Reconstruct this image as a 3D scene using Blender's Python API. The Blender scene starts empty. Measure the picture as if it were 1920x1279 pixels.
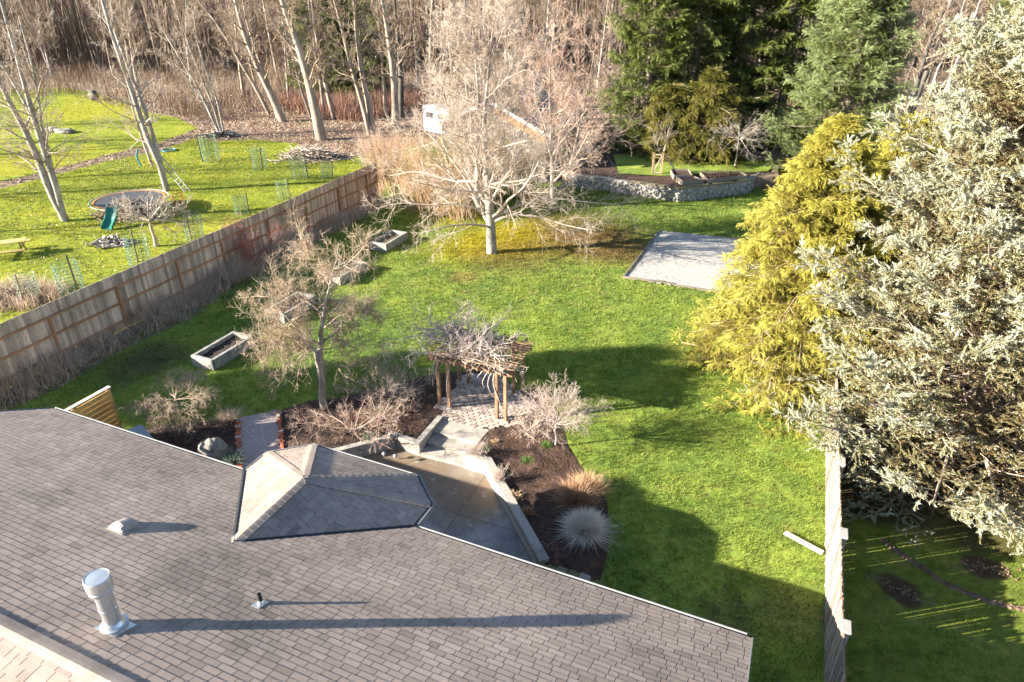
import bpy, bmesh, math, random
import numpy as np
from mathutils import Vector
from mathutils.geometry import delaunay_2d_cdt
S = bpy.context.scene
# ------------------------------------------------------------------ camera
CH, PITCH, FPX = 14.0, math.radians(28.1), 1300.0
cam_d = bpy.data.cameras.new('camera'); cam = bpy.data.objects.new('camera', cam_d)
S.collection.objects.link(cam); S.camera = cam
cam.location = (0, 0, CH); cam.rotation_euler = (math.pi/2-PITCH, 0, 0)
cam_d.sensor_width = 36; cam_d.lens = FPX/1920*36; cam_d.clip_end = 3000; cam_d.clip_start = .1
S.render.resolution_x, S.render.resolution_y = 1024, 682
# ------------------------------------------------------------------ light
SUN_AZ, SUN_TAN = 79.0, 0.342          # the sun shines towards this azimuth (from +Y to +X), this steep
EL = math.atan(SUN_TAN)
w = bpy.data.worlds.new('World'); S.world = w; w.use_nodes = True
sky = w.node_tree.nodes.new('ShaderNodeTexSky'); sky.sky_type = 'NISHITA'; sky.sun_disc = False
sky.sun_elevation = EL; sky.sun_rotation = math.radians(SUN_AZ+180); sky.air_density = 1.0; sky.dust_density = .4; sky.ozone_density = 2.2
bg = w.node_tree.nodes['Background']; bg.inputs[1].default_value = 0.058
w.node_tree.links.new(sky.outputs[0], bg.inputs[0])
sun_d = bpy.data.lights.new('sun', 'SUN'); sun = bpy.data.objects.new('sun', sun_d); S.collection.objects.link(sun)
sun_d.energy = 5.0; sun_d.angle = math.radians(.5); sun_d.color = (1, .915, .76)
sd = Vector((math.sin(math.radians(SUN_AZ)), math.cos(math.radians(SUN_AZ)), -SUN_TAN))
sun.rotation_euler = sd.to_track_quat('-Z', 'Y').to_euler()
S.view_settings.view_transform = 'Standard'; S.view_settings.look = 'None'
S.view_settings.exposure = 2.42; S.view_settings.gamma = 1
S.cycles.max_bounces = 5; S.cycles.diffuse_bounces = 3; S.cycles.glossy_bounces = 2; S.cycles.transparent_max_bounces = 6
S.cycles.use_denoising = True; S.cycles.use_adaptive_sampling = True; S.cycles.adaptive_threshold = .02
S.cycles.sample_clamp_indirect = 6
# ------------------------------------------------------------------ geometry helpers
cT, sT = math.cos(PITCH), math.sin(PITCH)
def ray(x, y):
    u, v = (x-960)/FPX, (y-639.5)/FPX
    return np.array([u, cT-v*sT, -sT-v*cT])
def g(x, y, z=0.):                      # the point of height z seen at (x, y) of the photograph
    d = ray(x, y); return np.array([0, 0, CH])+d*((z-CH)/d[2])
def gy(x, y, Y):                        # the point on the upright plane at distance Y
    d = ray(x, y); return np.array([0, 0, CH])+d*(Y/d[1])
A3 = lambda *a: np.array(a, float)
HA = math.radians(23.7)                 # house frame
Hn, He = A3(math.sin(HA), math.cos(HA), 0), A3(math.cos(HA), -math.sin(HA), 0)
HO = g(1410, 1197, 2.7); HO[2] = 0
def hp(e, n, z=0.): return HO+He*e+Hn*n+A3(0, 0, z)
FA = math.radians(21.5)
Fn, Fe = A3(math.sin(FA), math.cos(FA), 0), A3(math.cos(FA), -math.sin(FA), 0)

def props(o, label=None, cat=None, group=None, kind=None):
    if label: o['label'] = label
    if cat: o['category'] = cat
    if group: o['group'] = group
    if kind: o['kind'] = kind
    return o
def link(o, parent=None):
    S.collection.objects.link(o)
    if parent is not None: o.parent = parent
    return o
def empty(name, loc=(0, 0, 0), rz=0, **k):
    o = link(bpy.data.objects.new(name, None)); o.location = loc; o.rotation_euler = (0, 0, rz); o.empty_display_size = .2
    return props(o, **k)
def npobj(name, V, F, mats, parent=None, tint=None, smooth=False, uv=None, **k):
    """V (N,3); F array (M,3|4) or a list of such arrays"""
    Fs = F if isinstance(F, list) else [F]
    me = bpy.data.meshes.new(name); V = np.asarray(V, np.float32)
    me.vertices.add(len(V)); me.vertices.foreach_set('co', V.ravel())
    loops = np.concatenate([f.ravel() for f in Fs]).astype(np.int32)
    tot = np.concatenate([np.full(len(f), f.shape[1], np.int32) for f in Fs])
    st = np.concatenate([[0], np.cumsum(tot)[:-1]]).astype(np.int32)
    me.loops.add(len(loops)); me.loops.foreach_set('vertex_index', loops)
    me.polygons.add(len(tot)); me.polygons.foreach_set('loop_start', st); me.polygons.foreach_set('loop_total', tot)
    if smooth: me.polygons.foreach_set('use_smooth', np.ones(len(tot), bool))
    me.update(calc_edges=True)
    if tint is not None:
        a = me.attributes.new('tint', 'FLOAT', 'POINT'); a.data.foreach_set('value', np.asarray(tint, np.float32))
    me.materials.append(mats)
    o = link(bpy.data.objects.new(name, me), parent)
    return props(o, **k)

class MB:
    """collects simple solids into one mesh; tint per vertex"""
    def __init__(s): s.v = []; s.f = []; s.t = []; s.smooth = set()
    def add(s, vs, fs, t=0., smooth=False):
        b = len(s.v); s.v += [tuple(map(float, p)) for p in vs]; s.t += [t]*len(vs)
        for f in fs:
            if smooth: s.smooth.add(len(s.f))
            s.f.append(tuple(b+i for i in f))
        return s
    def box(s, c, sx, sy, sz, ax=(1, 0, 0), az=(0, 0, 1), t=0., bev=0.):
        """box centred at c; ax is its long axis, az its up"""
        c = A3(*c); ax = A3(*ax); ax = ax/np.linalg.norm(ax); az = A3(*az); az = az-ax*(az@ax); az = az/np.linalg.norm(az); ay = np.cross(az, ax)
        if bev <= 0:
            vs = [c+ax*i*sx/2+ay*j*sy/2+az*k*sz/2 for k in (-1, 1) for j in (-1, 1) for i in (-1, 1)]
            return s.add(vs, [(0, 2, 3, 1), (4, 5, 7, 6), (0, 1, 5, 4), (2, 6, 7, 3), (0, 4, 6, 2), (1, 3, 7, 5)], t)
        bm = bmesh.new(); bmesh.ops.create_cube(bm, size=1)
        for v in bm.verts: v.co = (v.co.x*sx, v.co.y*sy, v.co.z*sz)
        bmesh.ops.bevel(bm, geom=bm.edges[:], offset=bev, segments=2, affect='EDGES', profile=.6)
        bm.verts.index_update()
        vs = [c+ax*v.co.x+ay*v.co.y+az*v.co.z for v in bm.verts]; fs = [[v.index for v in f.verts] for f in bm.faces]; bm.free()
        return s.add(vs, fs, t)
    def bar(s, a, b, wd, th=None, up=(0, 0, 1), t=0., bev=0.):
        a, b = A3(*a), A3(*b); d = b-a; L = np.linalg.norm(d)
        if abs(d[2])/L > .95 and tuple(up) == (0, 0, 1): up = (0, 1, 0)
        return s.box((a+b)/2, L, wd, th or wd, d, up, t, bev)
    def tube(s, pts, r, k=8, t=0., cap=True):
        pts = [A3(*p) for p in pts]; n = len(pts); rs = r if hasattr(r, '__len__') else [r]*n
        d0 = pts[-1]-pts[0]; ref = A3(0, 0, 1) if abs(d0[2]) < .9*np.linalg.norm(d0)+1e-9 else A3(1, 0, 0)
        vs = []
        for i, p in enumerate(pts):
            T = pts[min(i+1, n-1)]-pts[max(i-1, 0)]; T = T/(np.linalg.norm(T)+1e-9)
            u = np.cross(T, ref); u /= np.linalg.norm(u)+1e-9; v = np.cross(T, u)
            vs += [p+rs[i]*(math.cos(2*math.pi*j/k)*u+math.sin(2*math.pi*j/k)*v) for j in range(k)]
        fs = [(i*k+j, i*k+(j+1) % k, (i+1)*k+(j+1) % k, (i+1)*k+j) for i in range(n-1) for j in range(k)]
        s.add(vs, fs, t, True)
        if cap: s.add(vs[:k], [tuple(range(k))[::-1]], t); s.add(vs[-k:], [tuple(range(k))], t)
        return s
    def lathe(s, c, prof, k=24, t=0., ax=None):
        c = A3(*c); vs = []
        for i in range(len(prof)-1):
            vs = []
            for r, z in prof[i:i+2]: vs += [c+A3(r*math.cos(2*math.pi*j/k), r*math.sin(2*math.pi*j/k), z) for j in range(k)]
            s.add(vs, [(j, (j+1) % k, k+(j+1) % k, k+j) for j in range(k)], t, True)
        return s
    def prism(s, poly, z0, z1, t=0.):
        n = len(poly); lo = [A3(p[0], p[1], z0) for p in poly]; hi = [A3(p[0], p[1], z1) for p in poly]
        ar = sum(poly[i][0]*poly[(i+1) % n][1]-poly[(i+1) % n][0]*poly[i][1] for i in range(n))
        if ar < 0: lo.reverse(); hi.reverse()
        return s.add(lo+hi, [tuple(range(n))[::-1], tuple(range(n, 2*n))]+[(i, (i+1) % n, n+(i+1) % n, n+i) for i in range(n)], t)
    def build(s, name, m, parent=None, **k):
        me = bpy.data.meshes.new(name); me.from_pydata(s.v, [], s.f); me.update()
        a = me.attributes.new('tint', 'FLOAT', 'POINT'); a.data.foreach_set('value', np.array(s.t, np.float32))
        for i in s.smooth: me.polygons[i].use_smooth = True
        me.materials.append(m)
        o = link(bpy.data.objects.new(name, me), parent)
        return props(o, **k)

def inpoly(P, poly):
    P = np.atleast_2d(P); x, y = P[:, 0], P[:, 1]; c = np.zeros(len(P), bool); n = len(poly)
    for i in range(n):
        x0, y0 = poly[i][0], poly[i][1]; x1, y1 = poly[(i+1) % n][0], poly[(i+1) % n][1]
        if y0 == y1: continue
        c ^= ((y0 > y) != (y1 > y)) & (x < (x1-x0)*(y-y0)/(y1-y0)+x0)
    return c
def vnoise(P, sc, seed=0):              # smooth value noise, about -1..1
    P = np.atleast_2d(P)*sc; r = np.random.RandomState(seed); T = r.rand(64, 64)*2-1
    i = np.floor(P[:, :2]).astype(int); f = P[:, :2]-i; f = f*f*(3-2*f)
    a = T[i[:, 0] % 64, i[:, 1] % 64]; b = T[(i[:, 0]+1) % 64, i[:, 1] % 64]; c = T[i[:, 0] % 64, (i[:, 1]+1) % 64]; d = T[(i[:, 0]+1) % 64, (i[:, 1]+1) % 64]
    return (a*(1-f[:, 0])+b*f[:, 0])*(1-f[:, 1])+(c*(1-f[:, 0])+d*f[:, 0])*f[:, 1]
def sheet(name, poly, z, m, holes=(), step=None, amp=0., rim=0., parent=None, seed=1, **k):
    """flat or gently lumpy ground sheet inside a polygon, minus holes"""
    loops = [[(p[0], p[1]) for p in poly]]+[[(p[0], p[1]) for p in h] for h in holes]
    vs = []; es = []
    for L in loops:
        if step:
            M = []
            for i in range(len(L)):
                a, b = np.array(L[i]), np.array(L[(i+1) % len(L)]); q = max(1, int(np.linalg.norm(b-a)/step))
                M += [tuple(a+(b-a)*j/q) for j in range(q)]
            L = M
        b = len(vs); vs += [Vector(p) for p in L]; es += [(b+i, b+(i+1) % len(L)) for i in range(len(L))]
    nb = len(vs)
    if step:
        a = np.array(loops[0]); lo, hi = a.min(0), a.max(0)
        X, Y = np.meshgrid(np.arange(lo[0], hi[0], step), np.arange(lo[1], hi[1], step)); Q = np.stack([X.ravel(), Y.ravel()], 1)
        Q += np.random.RandomState(seed).uniform(-.3, .3, Q.shape)*step; Q = Q[inpoly(Q, loops[0])]
        vs += [Vector(q) for q in Q]
    ov, oe, of, *_ = delaunay_2d_cdt(vs, es, [], 0, 1e-5)
    V = np.array([[v.x, v.y, z] for v in ov]); F = np.array([list(f) for f in of if len(f) == 3])
    C = V[F].mean(1); keep = inpoly(C, loops[0])
    for h in loops[1:]: keep &= ~inpoly(C, h)
    F = F[keep]
    if amp:
        e = np.ones(len(V))
        if rim:
            bp = np.array([[v.x, v.y] for v in vs[:nb]])
            dmin = np.array([np.min(np.hypot(*(bp-p[:2]).T)) for p in V]); e = np.clip(dmin/rim, 0, 1)
        V[:, 2] += np.maximum(.0, e*amp*(.55+.6*vnoise(V, 1.3, seed)+.35*vnoise(V, 4.1, seed+1)+.3*vnoise(V, 9., seed+2)))
    nrm = np.cross(V[F[:, 1]]-V[F[:, 0]], V[F[:, 2]]-V[F[:, 0]])[:, 2] < 0; F[nrm] = F[nrm][:, ::-1]
    return npobj(name, V, F, m, parent, smooth=bool(amp), **k)

# ------------------------------------------------------------------ plants: vectorised growth
def nz(v): return v/(np.linalg.norm(v, axis=-1, keepdims=True)+1e-9)
def tubes(P, R, k=3):
    B, n, _ = P.shape; T = nz(np.gradient(P, axis=1)) if n > 2 else nz(np.repeat(P[:, 1:]-P[:, :1], 2, 1))
    m = nz(P[:, -1]-P[:, 0]); ref = np.where((np.abs(m[:, 2:3]) < .8), A3(0, 0, 1), A3(1, 0, 0))[:, None, :]
    u = nz(np.cross(T, np.broadcast_to(ref, T.shape))); v = np.cross(T, u)
    a = np.arange(k)*2*np.pi/k
    V = P[:, :, None, :]+R[:, :, None, None]*(np.cos(a)[None, None, :, None]*u[:, :, None]+np.sin(a)[None, None, :, None]*v[:, :, None])
    idx = np.arange(B*n*k).reshape(B, n, k); nx = np.roll(idx, -1, 2)
    F = np.stack([idx[:, :-1], nx[:, :-1], nx[:, 1:], idx[:, 1:]], -1).reshape(-1, 4)
    return V.reshape(-1, 3), F
def join(parts):
    V = []; F = []; b = 0
    for v, f in parts: V.append(v); F.append(f+b); b += len(v)
    return np.concatenate(V), np.concatenate(F)
def walk(p0, d, L, n, wig, up, r, pull=None):
    P = [p0]; d = nz(d); st = (L/(n-1))[:, None]
    for i in range(n-1):
        P.append(P[-1]+d*st)
        d = d+r.normal(size=d.shape)*wig; d[:, 2] += up
        if pull is not None: d = d+pull
        d = nz(d)
    return np.stack(P, 1)
def spawn(P, R, k, t0, t1, a0, a1, L, tl, n, wig, up, rr, r, rmin=.004, flat=0.):
    """k children per parent; L their length as a share of the parent's, shrinking by tl towards its tip"""
    B, m, _ = P.shape; Lp = np.linalg.norm(np.diff(P, axis=1), axis=2).sum(1)
    t = (t0+(t1-t0)*(np.arange(k)[None]+r.rand(B, k))/k); ix = t*(m-1); i0 = np.clip(ix.astype(int), 0, m-2); f = (ix-i0)[..., None]
    b = np.arange(B)[:, None]; pos = P[b, i0]*(1-f)+P[b, i0+1]*f; T = nz(P[b, i0+1]-P[b, i0]); rad = R[b, i0]*(1-f[..., 0])+R[b, i0+1]*f[..., 0]
    az = np.arange(k)[None]*2.4+r.rand(B, 1)*6.28+r.normal(size=(B, k))*.4
    ref = np.where(np.abs(T[..., 2:3]) < .8, A3(0, 0, 1), A3(1, 0, 0)); u = nz(np.cross(T, ref)); v = np.cross(T, u)
    if flat: az = np.where(np.arange(k)[None] % 2, 0, np.pi)+r.normal(size=(B, k))*flat
    q = np.cos(az)[..., None]*u+np.sin(az)[..., None]*v
    an = np.radians(r.uniform(a0, a1, (B, k)))[..., None]; d = np.cos(an)*T+np.sin(an)*q
    Lc = Lp[:, None]*L*(1-tl*(t-t0)/(t1-t0+1e-6))*r.uniform(.65, 1.25, (B, k))
    C = walk(pos.reshape(-1, 3), d.reshape(-1, 3), Lc.ravel(), n, wig, up, r)
    rc = np.maximum(rad.ravel()*rr, rmin); Rr = rc[:, None]*np.linspace(1, .3, n)[None]; Rr = np.maximum(Rr, rmin*.5)
    return C, Rr
def crown(P, R, levels, r, shape=None):
    """levels: dicts for spawn; returns one tube mesh of every level"""
    out = []
    for lv in levels:
        lv = dict(lv); k = lv.pop('sides', 3)
        P, R = spawn(P, R, r=r, **lv); out.append(tubes(P, R, k))
    return join(out)
def resample(pts, rad, n):
    pts = np.array(pts, float); d = np.concatenate([[0], np.cumsum(np.linalg.norm(np.diff(pts, axis=0), axis=1))]); s = np.linspace(0, d[-1], n)
    P = np.stack([np.interp(s, d, pts[:, i]) for i in range(3)], 1)
    return P, np.interp(s, np.linspace(0, d[-1], len(rad)), rad)

# ------------------------------------------------------------------ materials
MATS = {}
def newmat(name):
    m = bpy.data.materials.new(name); m.use_nodes = True; nt = m.node_tree
    return m, nt, nt.nodes['Principled BSDF']
def N(nt, t, **k):
    n = nt.nodes.new('ShaderNode'+t)
    for a, v in k.items():
        if a.startswith('i_'): n.inputs[int(a[2:])].default_value = v
        else: setattr(n, a, v)
    return n
def noise(nt, scale, detail=4, rough=.6, vec=None, dist=0.):
    n = N(nt, 'TexNoise'); n.inputs['Scale'].default_value = scale; n.inputs['Detail'].default_value = detail; n.inputs['Roughness'].default_value = rough; n.inputs['Distortion'].default_value = dist
    if vec is not None: nt.links.new(vec, n.inputs['Vector'])
    return n.outputs['Fac']
def ramp(nt, fac, stops):
    r = N(nt, 'ValToRGB'); nt.links.new(fac, r.inputs[0]); e = r.color_ramp.elements
    while len(e) < len(stops): e.new(.5)
    for i, (p, c) in enumerate(stops):
        e[i].position = p; e[i].color = (*c, 1) if hasattr(c, '__len__') else (c, c, c, 1)
    return r.outputs[0]
def mix(nt, f, a, b, mode='MIX'):
    m = N(nt, 'Mix', data_type='RGBA', blend_type=mode)
    for s, v in ((m.inputs[0], f), (m.inputs[6], a), (m.inputs[7], b)):
        if hasattr(v, 'links') or isinstance(v, bpy.types.NodeSocket): nt.links.new(v, s)
        else: s.default_value = v if not hasattr(v, '__len__') else (*v[:3], 1)
    return m.outputs[2]
def math_(nt, op, a, b=0.):
    m = N(nt, 'Math', operation=op)
    for s, v in ((m.inputs[0], a), (m.inputs[1], b)):
        if isinstance(v, bpy.types.NodeSocket): nt.links.new(v, s)
        else: s.default_value = v
    return m.outputs[0]
def coord(nt, scale=(1, 1, 1), kind='Position', rot=(0, 0, 0)):
    s = N(nt, 'NewGeometry').outputs['Position'] if kind == 'Position' else N(nt, 'TexCoord').outputs[kind]
    mp = N(nt, 'Mapping'); mp.inputs['Scale'].default_value = scale; mp.inputs['Rotation'].default_value = rot; nt.links.new(s, mp.inputs[0])
    return mp.outputs[0]
def bump(nt, b, h, strength=.5, dist=.02):
    n = N(nt, 'Bump'); n.inputs['Strength'].default_value = strength; n.inputs['Distance'].default_value = dist
    nt.links.new(h, n.inputs['Height']); nt.links.new(n.outputs[0], b.inputs['Normal'])
def simple(name, c0, c1, scale=6, rough=.8, bs=.4, bd=.01, stretch=(1, 1, 1), c2=None, tint=None, metal=0., kind='Position', detail=6, bscale=None):
    """noise-mottled material; tint = colour that vertices with tint 1 take"""
    m, nt, b = newmat(name); co = coord(nt, stretch, kind)
    f = noise(nt, scale, detail, .65, co)
    st = [(.3, c0), (.7, c1)] if c2 is None else [(.28, c0), (.5, c1), (.72, c2)]
    col = ramp(nt, f, st)
    if tint is not None:
        a = N(nt, 'Attribute', attribute_name='tint'); col = mix(nt, a.outputs['Fac'], col, tint)
    nt.links.new(col, b.inputs['Base Color']); b.inputs['Roughness'].default_value = rough; b.inputs['Metallic'].default_value = metal
    if bs: bump(nt, b, noise(nt, bscale or scale*4, 5, .6, co), bs, bd)
    return m
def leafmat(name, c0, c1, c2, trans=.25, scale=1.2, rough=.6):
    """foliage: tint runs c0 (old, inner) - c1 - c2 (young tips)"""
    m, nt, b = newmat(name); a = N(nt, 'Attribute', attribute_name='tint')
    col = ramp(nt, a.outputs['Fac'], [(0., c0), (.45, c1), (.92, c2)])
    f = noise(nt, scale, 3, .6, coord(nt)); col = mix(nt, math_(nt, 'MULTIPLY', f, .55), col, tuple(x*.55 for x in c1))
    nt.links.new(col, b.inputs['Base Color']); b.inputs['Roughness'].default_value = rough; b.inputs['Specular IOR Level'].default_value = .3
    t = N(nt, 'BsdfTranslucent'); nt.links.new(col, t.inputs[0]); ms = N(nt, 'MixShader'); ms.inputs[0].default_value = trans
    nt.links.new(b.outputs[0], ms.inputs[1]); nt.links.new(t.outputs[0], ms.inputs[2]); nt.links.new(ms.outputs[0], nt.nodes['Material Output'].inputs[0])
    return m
def blob(nt, p, rad, soft=.5, sx=1., rot=0., amp=1.1):
    """1 inside an uneven patch of ground round p"""
    pos = coord(nt); s = N(nt, 'VectorMath', operation='SUBTRACT'); nt.links.new(pos, s.inputs[0]); s.inputs[1].default_value = (p[0], p[1], 0)
    mp = N(nt, 'Mapping'); mp.vector_type = 'TEXTURE'; mp.inputs['Rotation'].default_value = (0, 0, rot); mp.inputs['Scale'].default_value = (sx, 1, 1000); nt.links.new(s.outputs[0], mp.inputs[0])
    l = N(nt, 'VectorMath', operation='LENGTH'); nt.links.new(mp.outputs[0], l.inputs[0])
    d = math_(nt, 'ADD', l.outputs['Value'], math_(nt, 'MULTIPLY', math_(nt, 'SUBTRACT', noise(nt, 1.6/rad**.5, 6, .7), .5), -rad*amp))
    r = N(nt, 'MapRange'); nt.links.new(d, r.inputs[0]); r.inputs[1].default_value = rad*(1-soft/2); r.inputs[2].default_value = rad*(1+soft/2); r.inputs[3].default_value = 1; r.inputs[4].default_value = 0
    return r.outputs[0]
def lawncol(nt, which):
    pos = coord(nt)
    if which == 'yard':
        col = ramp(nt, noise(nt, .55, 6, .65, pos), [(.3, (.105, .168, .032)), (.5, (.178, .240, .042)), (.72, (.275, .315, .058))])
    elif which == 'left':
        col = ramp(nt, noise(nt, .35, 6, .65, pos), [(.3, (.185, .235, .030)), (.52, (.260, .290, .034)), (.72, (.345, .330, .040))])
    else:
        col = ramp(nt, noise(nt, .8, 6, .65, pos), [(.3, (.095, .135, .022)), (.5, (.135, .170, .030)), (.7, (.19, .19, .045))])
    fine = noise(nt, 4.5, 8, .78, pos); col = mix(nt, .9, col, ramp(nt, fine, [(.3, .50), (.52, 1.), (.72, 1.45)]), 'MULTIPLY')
    worn = noise(nt, 1.3, 8, .78, coord(nt, (1, 1, 1))); col = mix(nt, ramp(nt, worn, [(.53, 0.), (.66, .65)]), col, (.20, .17, .045))
    if which == 'yard':
        for p, rad, c, s in LAWN_BLOBS: col = mix(nt, math_(nt, 'MULTIPLY', blob(nt, p, rad, .8), s), col, c)
    if which == 'left':
        for p, rad, c, s in LEFT_BLOBS: col = mix(nt, math_(nt, 'MULTIPLY', blob(nt, p, rad, .7), s), col, c)
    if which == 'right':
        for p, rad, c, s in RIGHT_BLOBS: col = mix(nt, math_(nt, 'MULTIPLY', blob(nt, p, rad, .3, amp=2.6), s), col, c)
    return col
YEL, BRN, DK = (.300, .250, .012), (.180, .105, .045), (.060, .105, .022)
LAWN_BLOBS = [(g(1010, 440), 3.2, YEL, .8), (g(930, 455), 2.6, YEL, .75), (g(860, 470), 2.0, YEL, .45), (g(1120, 455), 2.9, BRN, .75), (g(1190, 475), 2.0, BRN, .5), (g(1090, 425), 3, BRN, .5),
              (g(960, 480), 2.3, BRN, .45), (g(1180, 400), 3.5, DK, .4), (g(300, 665), 1.1, (.10, .08, .04), .6), (g(250, 690), 1.2, (.10, .08, .04), .6), (g(870, 520), .8, BRN, .5),
              (g(1480, 1150), .9, (.16, .16, .06), .5), (g(1365, 1165), .8, (.09, .07, .04), .5), (g(850, 405), 2.2, YEL, .5), (g(640, 640), 3, (.05, .12, .03), .4)]
LEFT_BLOBS = [(g(60, 300), 5, (.30, .27, .015), .5), (g(190, 205), 7, (.30, .29, .02), .6), (g(220, 340), 3, (.16, .17, .03), .4), (g(470, 340), 4, (.2, .24, .03), .4)]
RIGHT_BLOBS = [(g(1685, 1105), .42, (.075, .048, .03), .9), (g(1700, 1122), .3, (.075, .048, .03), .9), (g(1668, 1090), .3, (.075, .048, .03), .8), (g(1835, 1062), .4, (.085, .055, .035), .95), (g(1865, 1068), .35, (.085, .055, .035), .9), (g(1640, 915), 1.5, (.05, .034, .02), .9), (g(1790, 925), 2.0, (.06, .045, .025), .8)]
def groundmat(name, which):
    m, nt, b = newmat(name); nt.links.new(lawncol(nt, which), b.inputs['Base Color']); b.inputs['Roughness'].default_value = .9; b.inputs['Specular IOR Level'].default_value = .1
    bump(nt, b, noise(nt, 14, 6, .75), .9, .06); return m
def blademat(name, which):
    m, nt, b = newmat(name); col = lawncol(nt, which); a = N(nt, 'Attribute', attribute_name='tint')
    col = mix(nt, 1., col, ramp(nt, a.outputs['Fac'], [(0., .75), (1., 1.35)]), 'MULTIPLY')
    nt.links.new(col, b.inputs['Base Color']); b.inputs['Roughness'].default_value = .5; b.inputs['Specular IOR Level'].default_value = .25
    t = N(nt, 'BsdfTranslucent'); nt.links.new(col, t.inputs[0]); ms = N(nt, 'MixShader'); ms.inputs[0].default_value = .35
    nt.links.new(b.outputs[0], ms.inputs[1]); nt.links.new(t.outputs[0], ms.inputs[2]); nt.links.new(ms.outputs[0], nt.nodes['Material Output'].inputs[0])
    return m
M = dict(
    lawn=groundmat('lawn', 'yard'), lawn_l=groundmat('neighbour_grass', 'left'), lawn_r=groundmat('side_grass', 'right'),  # the right lawn has its own darker brownish green
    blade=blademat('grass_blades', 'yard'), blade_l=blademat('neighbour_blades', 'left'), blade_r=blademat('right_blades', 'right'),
    litter=simple('leaf_litter', (.08, .050, .032), (.20, .138, .095), 1.1, .9, .9, .06, c2=(.37, .27, .19), bscale=5, detail=9),
    leaf_bits=leafmat('fallen_leaves', (.10, .06, .036), (.30, .20, .135), (.58, .43, .32), .1),
    mulch=simple('mulch', (.018, .009, .006), (.048, .023, .014), 5, .9, 1., .08, c2=(.100, .050, .030), bscale=11, detail=9),
    soil=simple('dark_soil', (.015, .010, .008), (.045, .030, .022), 7, .95, 1., .03),
    gravel=simple('gravel', (.20, .18, .165), (.36, .34, .315), 9, .85, .9, .02, c2=(.52, .50, .47), bscale=34, detail=10),
    gravel_p=simple('path_gravel', (.20, .16, .145), (.36, .30, .275), 24, .9, .9, .02, c2=(.55, .47, .43), bscale=36),
    conc=simple('concrete', (.20, .18, .155), (.32, .29, .25), 3, .85, .5, .006, c2=(.43, .395, .345), bscale=60),
    agg=simple('aggregate_wall', (.17, .155, .135), (.33, .30, .265), 26, .85, .8, .01, c2=(.50, .46, .41), bscale=60),
    conc_b=simple('planter_concrete', (.13, .125, .115), (.25, .24, .22), 5, .9, .6, .01, c2=(.36, .345, .315), bscale=50),
    brick=simple('brick', (.26, .075, .035), (.42, .13, .065), 8, .85, .4, .006, tint=(.45, .40, .36)),
    moss_block=simple('mossy_block', (.085, .09, .03), (.17, .15, .075), 6, .95, .8, .01, tint=(.30, .28, .25)),
    boulder=simple('boulder', (.11, .105, .095), (.24, .225, .195), 4, .9, .9, .03, c2=(.36, .34, .29)),
    stone=simple('cobble', (.13, .125, .12), (.27, .26, .25), 3, .85, .6, .02, tint=(.46, .44, .41)),
    slab=simple('stepping_stone', (.10, .09, .08), (.22, .20, .18), 9, .9, .5, .01),
    metal=simple('galvanised_steel', (.50, .51, .52), (.66, .67, .68), 3, .33, 0, metal=.75),
    white_metal=simple('white_gutter', (.22, .22, .23), (.33, .33, .34), 3, .6, .1, .002),
    dark_metal=simple('valley_flashing', (.035, .037, .040), (.075, .078, .082), 3, .5, .1, .002, metal=.3),
    vent=simple('vent_plastic', (.24, .21, .19), (.36, .33, .30), 6, .6, .2, .002),
    black=simple('black_pipe', (.012, .012, .012), (.03, .03, .03), 5, .5, .1, .002),
    siding=simple('siding_paint', (.30, .28, .25), (.38, .36, .32), 3, .7, .2, .004),
    glass=simple('window_glass', (.02, .025, .03), (.04, .05, .06), 2, .08, 0),
    white=simple('white_paint', (.72, .72, .70), (.84, .84, .82), 3, .5, .1, .002),
    pot=simple('pale_pot', (.45, .40, .37), (.60, .55, .50), 6, .7, .2, .003),
    teal=simple('green_plastic', (.015, .13, .095), (.03, .20, .15), 2, .35, 0),
    mat=simple('trampoline_mat', (.035, .035, .04), (.08, .078, .085), 1.5, .6, 0), rust=simple('orange_pad', (.28, .11, .03), (.42, .18, .06), 5, .7, .2),
    red=simple('red_frame', (.35, .03, .025), (.50, .06, .04), 5, .5, 0), blue=simple('blue_plastic', (.02, .14, .24), (.05, .25, .36), 5, .4, 0),
    mesh=simple('green_wire', (.05, .14, .10), (.16, .26, .21), 4, .5, 0), wire=simple('steel_wire', (.20, .21, .20), (.40, .42, .40), 4, .5, 0),
    tub=simple('blue_tub_cover', (.20, .25, .30), (.34, .40, .46), 1.5, .5, .2, .004), tubside=simple('dark_tub_side', (.02, .035, .05), (.05, .07, .09), 3, .6, .2),
)
def wood(name, c0, c1, c2, tint=None, rough=.8, s=(9, 9, 1.2), kind='Position', board=None):
    m, nt, b = newmat(name); co = coord(nt, s, kind); f = noise(nt, 3, 7, .7, co, .4)
    col = ramp(nt, f, [(.28, c0), (.5, c1), (.74, c2)])
    big = noise(nt, .9, 4, .6, coord(nt)); col = mix(nt, .8, col, ramp(nt, big, [(.3, .70), (.7, 1.25)]), 'MULTIPLY')
    a = N(nt, 'Attribute', attribute_name='tint')
    if tint is not None: col = mix(nt, a.outputs['Fac'], col, tint)
    else: col = mix(nt, 1., col, ramp(nt, a.outputs['Fac'], [(0., .62), (1., 1.4)]), 'MULTIPLY')
    nt.links.new(col, b.inputs['Base Color']); b.inputs['Roughness'].default_value = rough; bump(nt, b, f, .5, .01); return m
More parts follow.
